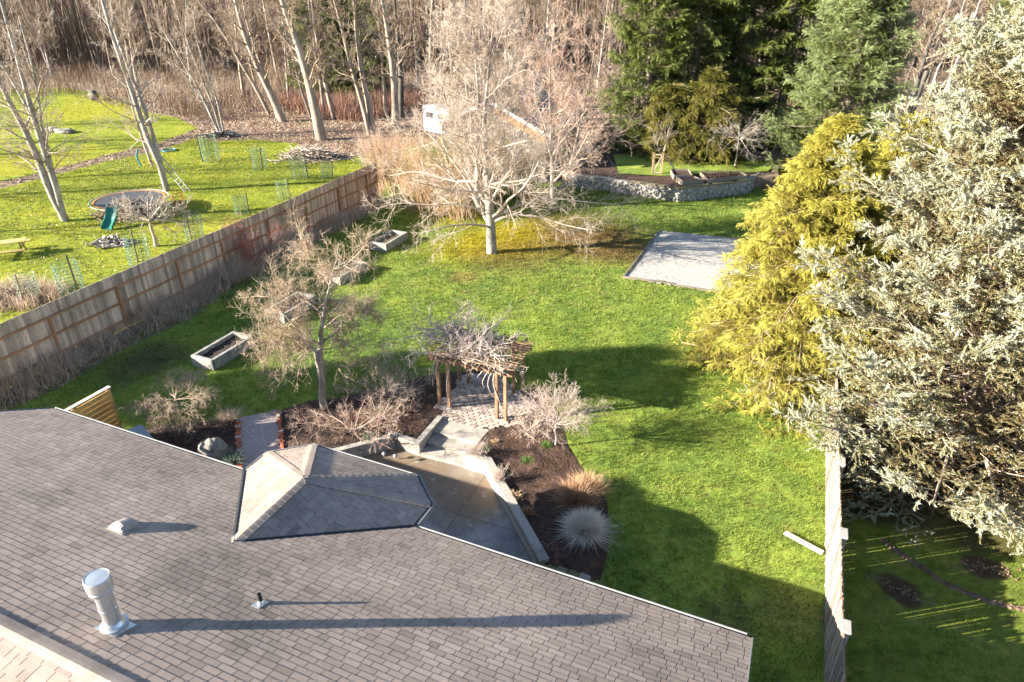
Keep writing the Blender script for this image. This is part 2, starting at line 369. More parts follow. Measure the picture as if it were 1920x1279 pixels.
M.update(
    board=wood('fence_boards', (.30, .215, .155), (.50, .385, .295), (.70, .57, .46)),
    rail=wood('fence_rails', (.24, .11, .05), (.38, .19, .095), (.49, .29, .16)),
    oldboard=wood('weathered_boards', (.12, .085, .06), (.27, .205, .165), (.46, .38, .325)),
    cap=wood('weathered_cap', (.16, .15, .13), (.28, .26, .235), (.40, .38, .35)),
    cedar=wood('pergola_cedar', (.13, .075, .04), (.23, .14, .08), (.34, .23, .14)),
    panel=wood('panel_boards', (.24, .125, .035), (.42, .25, .08), (.55, .36, .15), s=(1.2, 1.2, 9)),
    greyboard=wood('grey_boards', (.16, .135, .115), (.27, .235, .205), (.40, .36, .32), s=(1.5, 1.5, 9)),
    plank=wood('pale_plank', (.36, .29, .22), (.48, .40, .32), (.58, .50, .41), s=(2, 2, 9)),
    table=wood('picnic_wood', (.30, .20, .07), (.42, .30, .11), (.55, .41, .17), s=(1.5, 9, 9)),
    timber=wood('bed_timber', (.11, .085, .065), (.20, .165, .13), (.30, .26, .21), s=(1.5, 9, 9)),
    timber_m=wood('mossy_timber', (.09, .075, .05), (.17, .14, .09), (.27, .24, .10), s=(1.5, 9, 9), tint=(.26, .27, .02)),
    shedw=wood('shed_boards', (.16, .14, .125), (.23, .205, .185), (.31, .28, .255)), gable=wood('gable_orange_lit', (.36, .13, .035), (.55, .22, .06), (.66, .30, .10)),
)
def bark(name, c0, c1, c2, sc=3., s=(1, 1, .3), bands=False):
    m, nt, b = newmat(name); co = coord(nt, s); f = noise(nt, sc, 7, .7, co); col = ramp(nt, f, [(.3, c0), (.5, c1), (.7, c2)])
    if bands:
        q = noise(nt, 2.2, 6, .75, coord(nt, (.7, .7, 3.2))); col = mix(nt, ramp(nt, q, [(.57, 0.), (.66, 1.)]), col, (.045, .038, .032))
    nt.links.new(col, b.inputs['Base Color']); b.inputs['Roughness'].default_value = .85; bump(nt, b, f, .6, .03); return m
M.update(
    birch=bark('birch_bark', (.13, .112, .098), (.29, .26, .23), (.47, .43, .39), 2.5, bands=True),
    birch_t=bark('birch_twigs', (.20, .155, .12), (.34, .275, .225), (.50, .42, .36)),
    grey=bark('grey_bark', (.17, .145, .12), (.30, .26, .22), (.46, .41, .35), 5.),
    pale_t=bark('pale_twigs', (.27, .205, .16), (.43, .345, .285), (.60, .505, .43)),
    pink_t=bark('pinkish_twigs', (.28, .19, .145), (.44, .315, .25), (.58, .44, .36)),
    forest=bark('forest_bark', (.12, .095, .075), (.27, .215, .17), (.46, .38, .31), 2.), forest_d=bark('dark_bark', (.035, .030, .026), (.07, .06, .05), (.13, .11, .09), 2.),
    forest_t=bark('forest_twigs', (.11, .080, .058), (.225, .168, .122), (.39, .305, .23)),
    thick=bark('thicket_stems', (.075, .050, .034), (.19, .130, .088), (.40, .29, .20), .5), redstem=bark('red_stems', (.13, .062, .045), (.235, .125, .09), (.38, .235, .175), 1.),
    farwood=bark('far_wood', (.07, .048, .034), (.155, .112, .08), (.29, .215, .155), .12, (1, 1, .6)),
    lichen_t=bark('lichen_twigs', (.23, .165, .11), (.38, .285, .20), (.53, .42, .32)), redtip=bark('red_twigs', (.26, .07, .06), (.40, .14, .12), (.50, .24, .2)),
    vine=bark('vine_stems', (.30, .23, .195), (.50, .41, .36), (.70, .60, .54), 4.), dry=leafmat('dry_grass', (.30, .21, .14), (.55, .42, .31), (.78, .64, .52), .25),
    tan=leafmat('tan_stems', (.22, .12, .05), (.46, .29, .15), (.66, .47, .30), .15), fount=leafmat('fountain_grass', (.42, .34, .26), (.70, .61, .51), (.88, .80, .70), .25),
    tuft=leafmat('red_brown_grass', (.18, .085, .04), (.36, .20, .11), (.58, .38, .25), .25), bamboo=leafmat('bamboo_leaves', (.13, .12, .02), (.26, .24, .035), (.38, .36, .06), .3),
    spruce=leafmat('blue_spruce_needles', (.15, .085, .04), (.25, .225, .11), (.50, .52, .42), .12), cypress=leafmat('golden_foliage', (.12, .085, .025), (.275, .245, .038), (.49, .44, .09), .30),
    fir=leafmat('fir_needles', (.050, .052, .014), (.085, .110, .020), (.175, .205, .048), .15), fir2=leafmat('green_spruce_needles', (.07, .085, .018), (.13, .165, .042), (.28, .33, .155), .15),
    olive=leafmat('olive_foliage', (.05, .045, .012), (.11, .105, .02), (.21, .185, .035), .2), herb=leafmat('green_leaves', (.05, .11, .03), (.12, .22, .05), (.22, .34, .10), .3),
    sage=leafmat('sage_leaves', (.08, .12, .09), (.16, .22, .17), (.26, .33, .27), .2), heather=bark('pale_stems', (.30, .225, .19), (.45, .36, .31), (.60, .51, .45)),
)
def shingle_mat():
    m, nt, b = newmat('roof_shingles'); a = N(nt, 'Attribute', attribute_name='tint')
    col = ramp(nt, a.outputs['Fac'], [(0., (.20, .150, .122)), (.35, (.285, .222, .184)), (.7, (.335, .264, .222)), (1., (.39, .312, .265))])
    gr = noise(nt, 120, 2, .8, coord(nt)); col = mix(nt, .8, col, ramp(nt, gr, [(.25, .55), (.5, 1.), (.75, 1.5)]), 'MULTIPLY')
    st = noise(nt, .38, 7, .68, coord(nt)); col = mix(nt, .9, col, ramp(nt, st, [(.32, .62), (.5, .98), (.7, 1.22)]), 'MULTIPLY'); dn = noise(nt, 1.2, 8, .8, coord(nt, (2.2, .6, 1), rot=(0, 0, HA))); col = mix(nt, ramp(nt, dn, [(.56, 0.), (.70, .4)]), col, (.12, .10, .09))
    mo = noise(nt, 3.5, 6, .8, coord(nt)); col = mix(nt, ramp(nt, mo, [(.72, 0.), (.80, .6)]), col, (.20, .17, .04))
    nt.links.new(col, b.inputs['Base Color']); b.inputs['Roughness'].default_value = .8; bump(nt, b, gr, .5, .004); return m
M['shingle'] = shingle_mat()
# ================================================================== GROUND
PZ = -.38                                         # patio level
def hxy(e, n): p = hp(e, n); return (p[0], p[1])
def gxy(x, y, z=0): p = g(x, y, z); return (p[0], p[1])
rs = np.random.RandomState(3)
# sunken patio: its rim at lawn level
WL = [gxy(560, 868), gxy(640, 849), gxy(741, 822), gxy(786, 838)]           # left retaining wall top, outer edge
ST = [gxy(786, 838), gxy(831, 786), gxy(917, 806), gxy(871, 860)]           # steps bay
WR = [gxy(871, 860), gxy(909, 872), gxy(1013, 1062)]                        # right wall
BL = [gxy(1013, 1062), gxy(1110, 1088)]
patio_rim = WL+ST[1:]+WR[1:]+BL[1:]+[hxy(-1.9, -.75), hxy(-14.2, -.75), hxy(-14.2, .1)]
big = [(-420, -30), (420, -30), (420, 900), (-420, 900)]
sheet('ground', big, -.012, M['litter'], [patio_rim], kind='structure')
fl0, fl1 = g(0, 608, 2.5), g(690, 311, 2.5)       # left fence line from its top edge
fd = (fl1-fl0); fd[2] = 0; fd /= np.linalg.norm(fd); fno = A3(fd[1], -fd[0], 0)      # towards the yard
FB = fl0*1.; FB[2] = 0
def fp(s, o=0, z=0): return FB+fd*s+fno*o+A3(0, 0, z)
FLEN = np.linalg.norm(fl1-fl0)
rf0, rf1 = g(1547, 1279), g(1549, 850)            # right fence base line
rd = rf1-rf0; rd /= np.linalg.norm(rd); rno = A3(rd[1], -rd[0], 0)
yard = [tuple(fp(-14)[:2]), tuple(fp(FLEN+1)[:2]), gxy(760, 275), gxy(1180, 290), gxy(1440, 290), gxy(1500, 420), gxy(1660, 700), tuple((rf1+rd*6)[:2]), tuple((rf0-rd*12)[:2]), (-22, -4)]
sheet('lawn', yard, 0., M['lawn'], [patio_rim], kind='structure')
nl = [tuple(fp(-14)[:2]), tuple(fp(FLEN+.3)[:2]), gxy(700, 285), gxy(650, 300), gxy(590, 300), gxy(560, 270), gxy(480, 262), gxy(400, 265), gxy(370, 258), gxy(300, 282), gxy(200, 303), gxy(90, 332), gxy(0, 354), gxy(-300, 420), (-80, 20)]
sheet('neighbour_lawn', nl, -.004, M['lawn_l'], kind='structure')
nl2 = [gxy(-300, 400), gxy(0, 342), gxy(90, 320), gxy(200, 291), gxy(300, 268), gxy(370, 240), gxy(330, 220), gxy(280, 212), gxy(240, 190), gxy(170, 172), gxy(120, 164), gxy(0, 170), gxy(-300, 178)]
sheet('neighbour_lawn', nl2, -.003, M['lawn_l'], kind='structure')
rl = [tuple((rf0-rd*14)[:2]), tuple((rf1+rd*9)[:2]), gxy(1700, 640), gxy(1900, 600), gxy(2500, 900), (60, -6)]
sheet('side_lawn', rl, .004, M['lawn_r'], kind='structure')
# beds
bedR = [gxy(917, 806), gxy(940, 800), gxy(1000, 760), gxy(985, 738), gxy(1004, 727), gxy(1042, 760), gxy(1056, 800), gxy(1066, 836), gxy(1100, 890), gxy(1138, 940), gxy(1142, 985), gxy(1138, 1040), gxy(1126, 1088), gxy(1110, 1088), gxy(1013, 1062), gxy(909, 872), gxy(871, 860)]
bedL = [gxy(527, 768), gxy(580, 752), gxy(640, 745), gxy(706, 732), gxy(790, 706), gxy(859, 696), gxy(905, 692), gxy(925, 702), gxy(880, 712), gxy(822, 762), gxy(843, 772), gxy(831, 786), gxy(786, 838), gxy(741, 822), gxy(640, 849), gxy(560, 868), gxy(534, 880)]
bedW = [gxy(270, 803), gxy(330, 795), gxy(400, 788), gxy(446, 783), gxy(452, 880), gxy(452, 1000), hxy(-13.2, -.7), hxy(-19, -.7), hxy(-19, 1.2)]
for i, b in enumerate((bedR, bedL, bedW)):
    sheet('mulch_bed', b, .006, M['mulch'], step=.13, amp=.10, rim=.35, seed=5+i, kind='structure')
sheet('gravel_path', [gxy(450, 783), gxy(524, 770), gxy(532, 850), gxy(534, 960), gxy(454, 980), gxy(448, 880)], .016, M['gravel_p'], kind='structure')
sheet('dirt_strip', [gxy(-60, 800), gxy(111, 728), gxy(215, 664), gxy(370, 590), gxy(450, 520), gxy(540, 472), gxy(640, 425), gxy(700, 385), tuple(fp(FLEN+.5)[:2]), tuple(fp(-3)[:2])], .005, M['litter'], kind='structure')

# gravel pad with timber edging
gp = [gxy(1237, 433), gxy(1169, 521), gxy(1345, 549), gxy(1480, 560), gxy(1490, 470), gxy(1370, 447)]
sheet('gravel_pad', gp, .03, M['gravel'], kind='structure')
e = empty('pad_edging', gp[0]+(0,), label='low timber edging round the pale gravel pad', cat='edging')
def rel(mb, o):                                    # shift a solid into its parent's frame
    L = A3(*o); mb.v = [tuple(A3(*v)-L) for v in mb.v]; return mb
for i in range(len(gp)-1):
    a, b = A3(*gp[i], .035), A3(*gp[i+1], .035)
    rel(MB().bar(a, b, .10, .13, bev=.01, t=.3), (*gp[0], 0)).build('timber', M['timber'], e)
for k, (x, y, wd) in enumerate([(1222, 527, .34), (1238, 529, .42), (1256, 532, .36)]):
    bm = MB(); c = g(x, y, .06); bm.box(c, wd, .30, .07, (math.cos(k*1.3-.4), math.sin(k*1.3-.4), 0), bev=.02)
    bm.build('stepping_stone', M['slab'], label=['flat dark stone at the gravel pad edge, leftmost of three', 'flat dark stone at the gravel pad edge, middle and widest of three', 'flat dark stone at the gravel pad edge, rightmost of three'][k], cat='stone', group='flat stones at the edge of the gravel pad')

# ================================================================== PATIO
rimin = [p for p in patio_rim]
base = [hxy(-16, -.9), hxy(0, -.9), hxy(0, 3), hxy(-8, 10), hxy(-16, 8)]
mb = MB()
sheet('patio_base', patio_rim, PZ-.03, M['soil'], kind='structure')
def patio_mat():
    m, nt, b = newmat('patio_concrete'); co = coord(nt)
    col = ramp(nt, noise(nt, 1.1, 6, .7, co), [(.3, (.17, .160, .142)), (.5, (.26, .248, .225)), (.72, (.36, .345, .31))])
    col = mix(nt, .5, col, ramp(nt, noise(nt, 38, 3, .8, co), [(.3, .75), (.55, 1.), (.7, 1.3)]), 'MULTIPLY')
    for p, r_ in ((g(800, 885, PZ), 1.0), (g(860, 925, PZ), 1.1), (g(765, 870, PZ), .8), (g(900, 930, PZ), .8), (g(700, 870, PZ), .7)):
        col = mix(nt, math_(nt, 'MULTIPLY', blob(nt, p, r_*1.15, .9), .75), col, (.17, .115, .07))
    st = noise(nt, 2.6, 7, .75, co, .6); col = mix(nt, ramp(nt, st, [(.50, 0.), (.62, .55)]), col, (.125, .10, .078))
    wt = noise(nt, 1.9, 5, .7, coord(nt, rot=(0, 0, 1))); col = mix(nt, ramp(nt, wt, [(.56, 0.), (.70, .45)]), col, (.46, .43, .37))
    nt.links.new(col, b.inputs['Base Color']); b.inputs['Roughness'].default_value = .75; bump(nt, b, noise(nt, 70, 3, .7, co), .6, .008); return m
M['patio'] = patio_mat(); M['dug'] = simple('dug_earth', (.075, .045, .028), (.16, .10, .065), 6, .95, 1., .03, c2=(.26, .175, .12))
# slab panels with open joints: cut the rim polygon by three joint lines
def clip(poly, p, nrm):
    out = []; n = len(poly)
    for i in range(n):
        a, b = np.array(poly[i][:2]), np.array(poly[(i+1) % n][:2]); da, db = (a-p[:2])@nrm[:2], (b-p[:2])@nrm[:2]
        if da >= 0: out.append(tuple(a))
        if (da >= 0) != (db >= 0): out.append(tuple(a+(b-a)*da/(da-db)))
    return out
pp = [WL[0], WL[1], WL[2], WL[3], ST[3], WR[1], WR[2], BL[1], hxy(-1.9, -.75), hxy(-14.2, -.75), hxy(-14.2, .1)]
j1a, j1b = g(909, 893, PZ), g(825, 1010, PZ); j1 = j1b-j1a; j1 /= np.linalg.norm(j1); n1 = A3(j1[1], -j1[0], 0)
j3a = g(727, 872, PZ); j2a = g(800, 945, PZ); j2 = n1; n2 = j1
slabs = []
for sg in (1, -1):
    A = clip(pp, j1a+n1*sg*.007, n1*sg)
    if sg == 1: A2 = [A]
    else: A2 = [A]
    for q in A2:
        for s2 in (1, -1):
            c = clip(q, j2a+n2*s2*.006, n2*s2)
            if len(c) > 2: slabs.append(c)
for c in slabs: sheet('patio', c, PZ, M['patio'], kind='structure')

def wallrun(name, pts, th, z0, z1, m, side, mb=None):
    """upright wall along pts; the wall body lies to one side of the line"""
    P = [A3(*p, 0) for p in pts]; off = []
    for i in range(len(P)):
        ds = []
        if i > 0: ds.append(nz(P[i]-P[i-1]))
        if i < len(P)-1: ds.append(nz(P[i+1]-P[i]))
        ns = [A3(-d[1], d[0], 0)*side for d in ds]; nn = nz(sum(ns)); off.append(P[i]+nn*th/max(.35, nn@ns[0]))
    mb = mb or MB(); n = len(P)
    for i in range(n-1):
        mb.prism([P[i], P[i+1], off[i+1], off[i]], z0, z1)
    return mb
# the three retaining walls are cast in one piece each
wallrun('w', WL, .2, PZ, .10, None, 1).build('retaining_wall', M['agg'], label='low grey concrete wall left of the patio steps', cat='retaining wall')
wallrun('w', [WL[3], ST[1]], .2, PZ-.001, .125, None, 1).build('retaining_wall', M['agg'], label='short concrete cheek wall along the left of the garden steps', cat='retaining wall')
wr = wallrun('w', [gxy(868, 861), gxy(909, 872), gxy(1013, 1060)], .26, PZ, .16, None, 1)
wr.build('retaining_wall', M['agg'], label='long pale concrete wall angling round the right of the patio', cat='retaining wall')
# steps
st = MB(); a0, a1, b1, b0 = [A3(*p, 0) for p in (ST[0], ST[1], ST[2], ST[3])]
def lerp(a, b, t): return a+(b-a)*t
ins = .02
for k, (t0, t1, z) in enumerate([(.0, .27, PZ+.13), (.27, .55, PZ+.26), (.55, 1.0, PZ+.39)]):
    L0, L1 = lerp(a0, a1, t0), lerp(a0, a1, t1+.001); R0_, R1_ = lerp(b0, b1, t0), lerp(b0, b1, t1)
    st.prism([L0+He*ins, R0_, R1_, L1+He*ins], PZ, z)
st.build('garden_steps', M['conc'], label='three broad concrete steps rising from the patio to the pergola', cat='steps')
# paver floor: elongated hexagons
PC = hp(0, 0)*0+(g(826, 762)+g(947, 791)+g(871, 718)+g(972, 740))/4; PC[2] = 0
pav = [gxy(831, 786), gxy(815, 770), gxy(838, 740), gxy(866, 706), gxy(905, 698), gxy(935, 704), gxy(985, 742), gxy(1008, 762), gxy(975, 792), gxy(952, 800), gxy(917, 806)]
sheet('paver_bed', pav, .009, M['soil'], kind='structure')
def paver_mat():
    m, nt, b = newmat('pavers'); a = N(nt, 'Attribute', attribute_name='tint')
    col = ramp(nt, a.outputs['Fac'], [(0., (.24, .19, .165)), (.5, (.36, .29, .25)), (1., (.47, .395, .34))])
    f = noise(nt, 25, 5, .7, coord(nt)); col = mix(nt, .8, col, ramp(nt, f, [(.3, .65), (.7, 1.25)]), 'MULTIPLY')
    nt.links.new(col, b.inputs['Base Color']); b.inputs['Roughness'].default_value = .85; bump(nt, b, f, .5, .006); return m
M['paver'] = paver_mat()
mb = MB()
HA3 = A3(*He[:2], 0)
for i in range(-14, 15):
    for j in range(-20, 21):
        c = PC+He*(i*.235+(j % 2)*.1175)+Hn*(j*.155)
        if not inpoly(c[:2], pav)[0]: continue
        r1 = .122; hexa = [(r1*.98*math.cos(math.radians(60*k+30)), r1*.86*math.sin(math.radians(60*k+30))*1.0) for k in range(6)]
        z = .045+rs.uniform(-.004, .004)
        lo = [c+He*p*1.0+Hn*q*1.0+A3(0, 0, .008) for p, q in hexa]; mid = [c+He*p*1.0+Hn*q*1.0+A3(0, 0, z-.012) for p, q in hexa]; hi = [c+He*p*.93+Hn*q*.92+A3(0, 0, z) for p, q in hexa]
        mb.add(lo+mid+hi, [(12, 13, 14, 15, 16, 17)]+[(k, (k+1) % 6, 6+(k+1) % 6, 6+k) for k in range(6)]+[(6+k, 6+(k+1) % 6, 12+(k+1) % 6, 12+k) for k in range(6)], rs.rand())
mb.build('paved_floor', M['paver'], kind='structure')

# ================================================================== HOUSE
house = empty('house', tuple(hp(-8, -6)), label='large house under a brown shingled roof with a projecting bay', cat='house')
HC = hp(-8, -6)
def hb(mb, name, m, parent=None, **k): return rel(mb, HC).build(name, m, parent or house, **k)
ZE, SL, RN = 2.7, .365, -6.57
def zr(n): return ZE-SL*n                         # main slope height at n (n<=0)
LE = -19.75                                       # left end of the eave
GAP = -.004
def course_field(mb, inside, O, ax, up, L0, L1, W0, W1, seed, cw=.305, ch=.143, th=.0055):
    """laid shingles on the plane O + ax*u + up*v: each tab a thin wedge; rows climb along up"""
    r = random.Random(seed); nrm = np.cross(ax, up); nrm = nrm if nrm[2] > 0 else -nrm
    j = 0; v = W0
    while v < W1:
        u = L0-r.choice([0, .25, .5, .75])*cw-r.random()*.05
        while u < L1:
            wv = cw*r.choice([1, 1, 1, .98, 1.02, .55]); u0, u1 = u+.006, u+wv-.006; u += wv
            seg = []
            # clip tab quad to the face polygon in (u, v)
            q = clip_uv([(u0, v), (u1, v), (u1, v+ch-GAP), (u0, v+ch-GAP)], inside)
            if len(q) < 3: continue
            t = .25+r.random()*.35+(.2 if r.random() < .12 else 0)-(.2 if r.random() < .10 else 0); bt = th*r.uniform(.8, 1.25)
            top = [O+ax*a+up*b+nrm*(bt*(1-(b-v)/ch)+.002) for a, b in q]; bot = [O+ax*a+up*b for a, b in q]; n = len(q)
            mb.add(top+bot, [tuple(range(n))]+[(i, n+i, n+(i+1) % n, (i+1) % n) for i in range(n)], t)
        v += ch; j += 1
def clip_uv(poly, inside):
    n = len(inside)
    for i in range(n):
        a, b = inside[i], inside[(i+1) % n]; ex, ey = b[0]-a[0], b[1]-a[1]; out = []
        for k in range(len(poly)):
            p, q = poly[k], poly[(k+1) % len(poly)]
            dp = ex*(p[1]-a[1])-ey*(p[0]-a[0]); dq = ex*(q[1]-a[1])-ey*(q[0]-a[0])
            if dp >= -1e-9: out.append(p)
            if (dp >= 0) != (dq >= 0) and abs(dp-dq) > 1e-12: t = dp/(dp-dq); out.append((p[0]+(q[0]-p[0])*t, p[1]+(q[1]-p[1])*t))
        poly = out
        if len(poly) < 3: return []
    return poly
def face(mb, pts, eave, seed, **kw):
    """shingle a planar convex roof face; eave = the two points of its lower edge"""
    a, b = A3(*eave[0]), A3(*eave[1]); ax = nz(b-a); P = [A3(*p) for p in pts]; c = sum(P)/len(P)
    up = (c-a)-ax*((c-a)@ax); up = nz(up); uv = [((p-a)@ax, (p-a)@up) for p in P]
    ar = sum(uv[i][0]*uv[(i+1) % len(uv)][1]-uv[(i+1) % len(uv)][0]*uv[i][1] for i in range(len(uv)))
    if ar < 0: uv.reverse()
    course_field(mb, uv, a, ax, up, min(u for u, _ in uv), max(u for u, _ in uv), min(v for _, v in uv), max(v for _, v in uv), seed, **kw)
CS = 1/math.sqrt(1+SL*SL)
main = MB(); V_n = -2.74; BE0, BE1 = -12.50, -7.56; BC = -10.03; VZ = zr(V_n)
def mp(e, n, dz=0): return hp(e, n, zr(n)+dz)
# left end: the rake runs a little inwards; hidden beyond the frame
lk = (-20.6, -3.0)
lf = [mp(LE, 0), mp(BE0, 0), mp(BC, V_n), mp(BC, RN), mp(-22.5, RN), mp(-22.5, -4.2)]
face(main, [mp(LE, 0), mp(BE0, 0), mp(BC, V_n), mp(BC, RN), mp(-23.2, RN)], [mp(LE, 0), mp(BE0, 0)], 1)
face(main, [mp(BE1, 0), mp(0, 0), mp(0, RN), mp(BC, RN), mp(BC, V_n)], [mp(BE1, 0), mp(0, 0)], 2)
hb(main, 'roof', M['shingle'])
under = MB()
def deck(mb, pts, th=.14):
    n = len(pts); P = [A3(*p)-A3(0, 0, .004) for p in pts]; Q = [p-A3(0, 0, th) for p in P]
    ar = sum(P[i][0]*P[(i+1) % n][1]-P[(i+1) % n][0]*P[i][1] for i in range(n))
    if ar < 0: P.reverse(); Q.reverse()
    mb.add(P+Q, [tuple(range(n)), tuple(range(n, 2*n))[::-1]]+[(i, n+i, n+(i+1) % n, (i+1) % n) for i in range(n)])
deck(under, [mp(LE, 0), mp(BE0, 0), mp(BC, V_n), mp(BC, RN), mp(-23.2, RN)]); deck(under, [mp(BE1, 0), mp(0, 0), mp(0, RN), mp(BC, RN), mp(BC, V_n)])
hb(under, 'roof_deck', M['black'])
# far slope beyond the ridge
back = MB(); zb = lambda n: zr(RN)+.13*(n-RN)
bk = [hp(-24, RN, zr(RN)), hp(0, RN, zr(RN)), hp(0, -13, zb(-13)), hp(-24, -13, zb(-13))]
face(back, bk, [bk[2], bk[3]], 5); deck(back, bk)
hb(back, 'back_roof', M['shingle'])
def capline(mb, a, b, wd, drop, seed, side=None, ext=.14):
    """ridge or hip cap: overlapping bent shingles from a to b; drop = fall across half its width"""
    r = random.Random(seed); a, b = A3(*a), A3(*b); d = nz(b-a); L = np.linalg.norm(b-a); s = nz(np.cross(d, A3(0, 0, 1))); k = 0; u = 0
    while u < L:
        u1 = min(u+ext+.03, L); z0, z1 = .021, .014
        def ring(t, z): c = a+d*t; return [c-s*wd-A3(0, 0, drop[0]-z), c-s*wd*.35-A3(0, 0, drop[0]*.30-z), c+A3(0, 0, z), c+s*wd*.35-A3(0, 0, drop[1]*.30-z), c+s*wd-A3(0, 0, drop[1]-z)]
        vs = ring(u, z0)+ring(u1, z1)+[p-A3(0, 0, .03) for p in ring(u, z0)]
        mb.add(vs, [(i, i+1, i+6, i+5) for i in range(4)]+[(i+1, i, i+10, i+11) for i in range(4)]+[(0, 5, 10), (4, 14, 9)], r.random()*.35+.3)
        u += ext
cp = MB(); capline(cp, hp(-23, RN, zr(RN)+.01), hp(0, RN, zr(RN)+.01), .17, (.06, .06), 9, ext=.2)
hb(cp, 'ridge_cap', M['shingle'])
# projecting bay roof
bay = MB(); AP = hp(BC, -.56, VZ)
bp = [hp(BE0, 0, ZE), hp(BE0, .85, ZE), hp(-11.62, 1.61, ZE), hp(-8.38, 1.61, ZE), hp(BE1, .85, ZE), hp(BE1, 0, ZE)]
VV = hp(BC, V_n, VZ)
VL, VR = hp(BE0, 0, ZE), hp(BE1, 0, ZE)
faces = [([bp[0], bp[1], AP, VV], [bp[0], bp[1]]), ([bp[1], bp[2], AP], [bp[1], bp[2]]), ([bp[2], bp[3], AP], [bp[2], bp[3]]), ([bp[3], bp[4], AP], [bp[3], bp[4]]), ([bp[4], bp[5], VV, AP], [bp[4], bp[5]])]
for i, (f_, ev) in enumerate(faces): face(bay, f_, ev, 20+i); deck(bay, f_, .10)
hb(bay, 'bay_roof', M['shingle'])
cp = MB()
for i, (a, b) in enumerate([(bp[1], AP), (bp[2], AP), (bp[3], AP), (bp[4], AP)]): capline(cp, A3(*a)+A3(0, 0, .008), A3(*b)+A3(0, 0, .008), .13, (.018, .018) , 30+i, ext=.17)
capline(cp, VV-Hn*.12+A3(0, 0, .01), AP+A3(0, 0, .012), .15, (.05, .05), 40, ext=.17)
hb(cp, 'hip_cap', M['shingle'])
va = MB()
for p in (VL, VR):
    d = nz(VV-A3(*p)); a = A3(*p)-d*.02; b = VV; s = nz(np.cross(d, A3(0, 0, 1)))
    va.bar(a+A3(0, 0, .014), b+A3(0, 0, .010), .10, .012, t=0); va.bar(a+A3(0, 0, .028), b+A3(0, 0, .024), .012, .03)
hb(va, 'valley_flashing', M['dark_metal'])
# gutters: open troughs with bright lips
def gutter(a, b, name='gutter'):
    a, b = A3(*a), A3(*b); d = nz(b-a); o = nz(np.cross(d, A3(0, 0, 1))); mbx = MB()
    if o@Hn < -.2: o = -o
    prof = [(0, 0), (0, -.10), (.075, -.10), (.085, -.02), (.092, -.012), (.092, -.002), (.074, -.004), (.068, -.088), (.008, -.088), (.008, 0)]
    vs = [p+o*x+A3(0, 0, z-.012) for p in (a, b) for x, z in prof]; n = len(prof)
    mbx.add(vs, [(i, (i+1) % n, n+(i+1) % n, n+i) for i in range(n)]+[tuple(range(n)), tuple(range(n, 2*n))[::-1]])
    hb(mbx, name, M['white_metal'])
    mi = MB(); 
    mi.add([p+o*x+A3(0, 0, -.05) for p in (a, b) for x in (.009, .07)], [(0, 1, 3, 2)]); hb(mi, 'gutter_dark_sheet', M['black'])  # black sheet laid in the trough to make its inside dark
gutter(hp(LE, 0.01, ZE), hp(BE0-.14, 0.01, ZE)); gutter(hp(BE1+.15, 0.01, ZE), hp(-.1, 0.01, ZE))
og = [(-.01, 0), (-.01, .0), (0, .01), (0, .01), (.01, 0), (.01, 0)]
for i in range(5):
    a, b = A3(*bp[i]), A3(*bp[i+1]); mid = (a+b)/2; o = nz(mid-hp(BC, -.56, ZE)); d = nz(b-a); o = nz(np.cross(d, A3(0, 0, 1))); c = hp(BC, -.56, ZE)
    if o@(mid-c) < 0: o = -o
    mbx = MB(); prof = [(0, 0), (0, -.10), (.075, -.10), (.085, -.02), (.092, -.012), (.092, -.002), (.074, -.004), (.068, -.088), (.008, -.088), (.008, 0)]
    ex = .05; a2, b2 = a-d*(ex if i > 0 else -.14), b+d*(ex if i < 4 else -.15); n = len(prof)
    vs = [p+o*(x+.003)+A3(0, 0, z-.012-.002*(i % 2)) for p in (a2, b2) for x, z in prof]
    mbx.add(vs, [(k, (k+1) % n, n+(k+1) % n, n+k) for k in range(n)]+[tuple(range(n)), tuple(range(n, 2*n))[::-1]]); hb(mbx, 'gutter', M['white_metal'])
# rake trim at the right end and left end
tr = MB(); tr.bar(hp(.012, .0, ZE-.06), hp(.012, RN, zr(RN)-.06), .02, .14, up=(0, 0, 1)); hb(tr, 'rake_board', M['white_metal'])
tr = MB(); tr.bar(mp(LE-.02, 0, -.05), mp(-23.2, RN, -.05), .02, .13); tr.bar(mp(LE-.0, 0, .012), mp(-23.2, RN, .012), .05, .012); hb(tr, 'rake_board', M['tubside'])
# walls below
wl = MB(); wt = ZE-.12
wl.prism([hp(-.6, -.6), hp(-.6, -12.4), hp(-19.2, -12.4), hp(-19.2, -.6)], PZ, ZE-.13)
wl.prism([hp(BE0+.5, -.61), hp(BE0+.5, .62), hp(-11.4, 1.13), hp(-8.6, 1.13), hp(BE1-.5, .62), hp(BE1-.5, -.61)], PZ, ZE-.135)
hb(wl, 'wall', M['siding'])
for u in (-3.2, -5.4, -10.0):
    n0 = -.6 if u > -7 else 1.13
    wn = MB(); wn.box(hp(u, n0+.012, 1.0), 1.5, .03, 1.5, He); f = hb(wn, 'window', M['glass'])
    fr = MB()
    for s_ in (-1, 1): fr.box(hp(u+s_*.78, n0+.02, 1.0), .07, .05, 1.64, He); fr.box(hp(u, n0+.02, 1.0+s_*.785), 1.48, .05, .07, He)
    fo = rel(fr, HC).build('window_frame', M['white'], f)
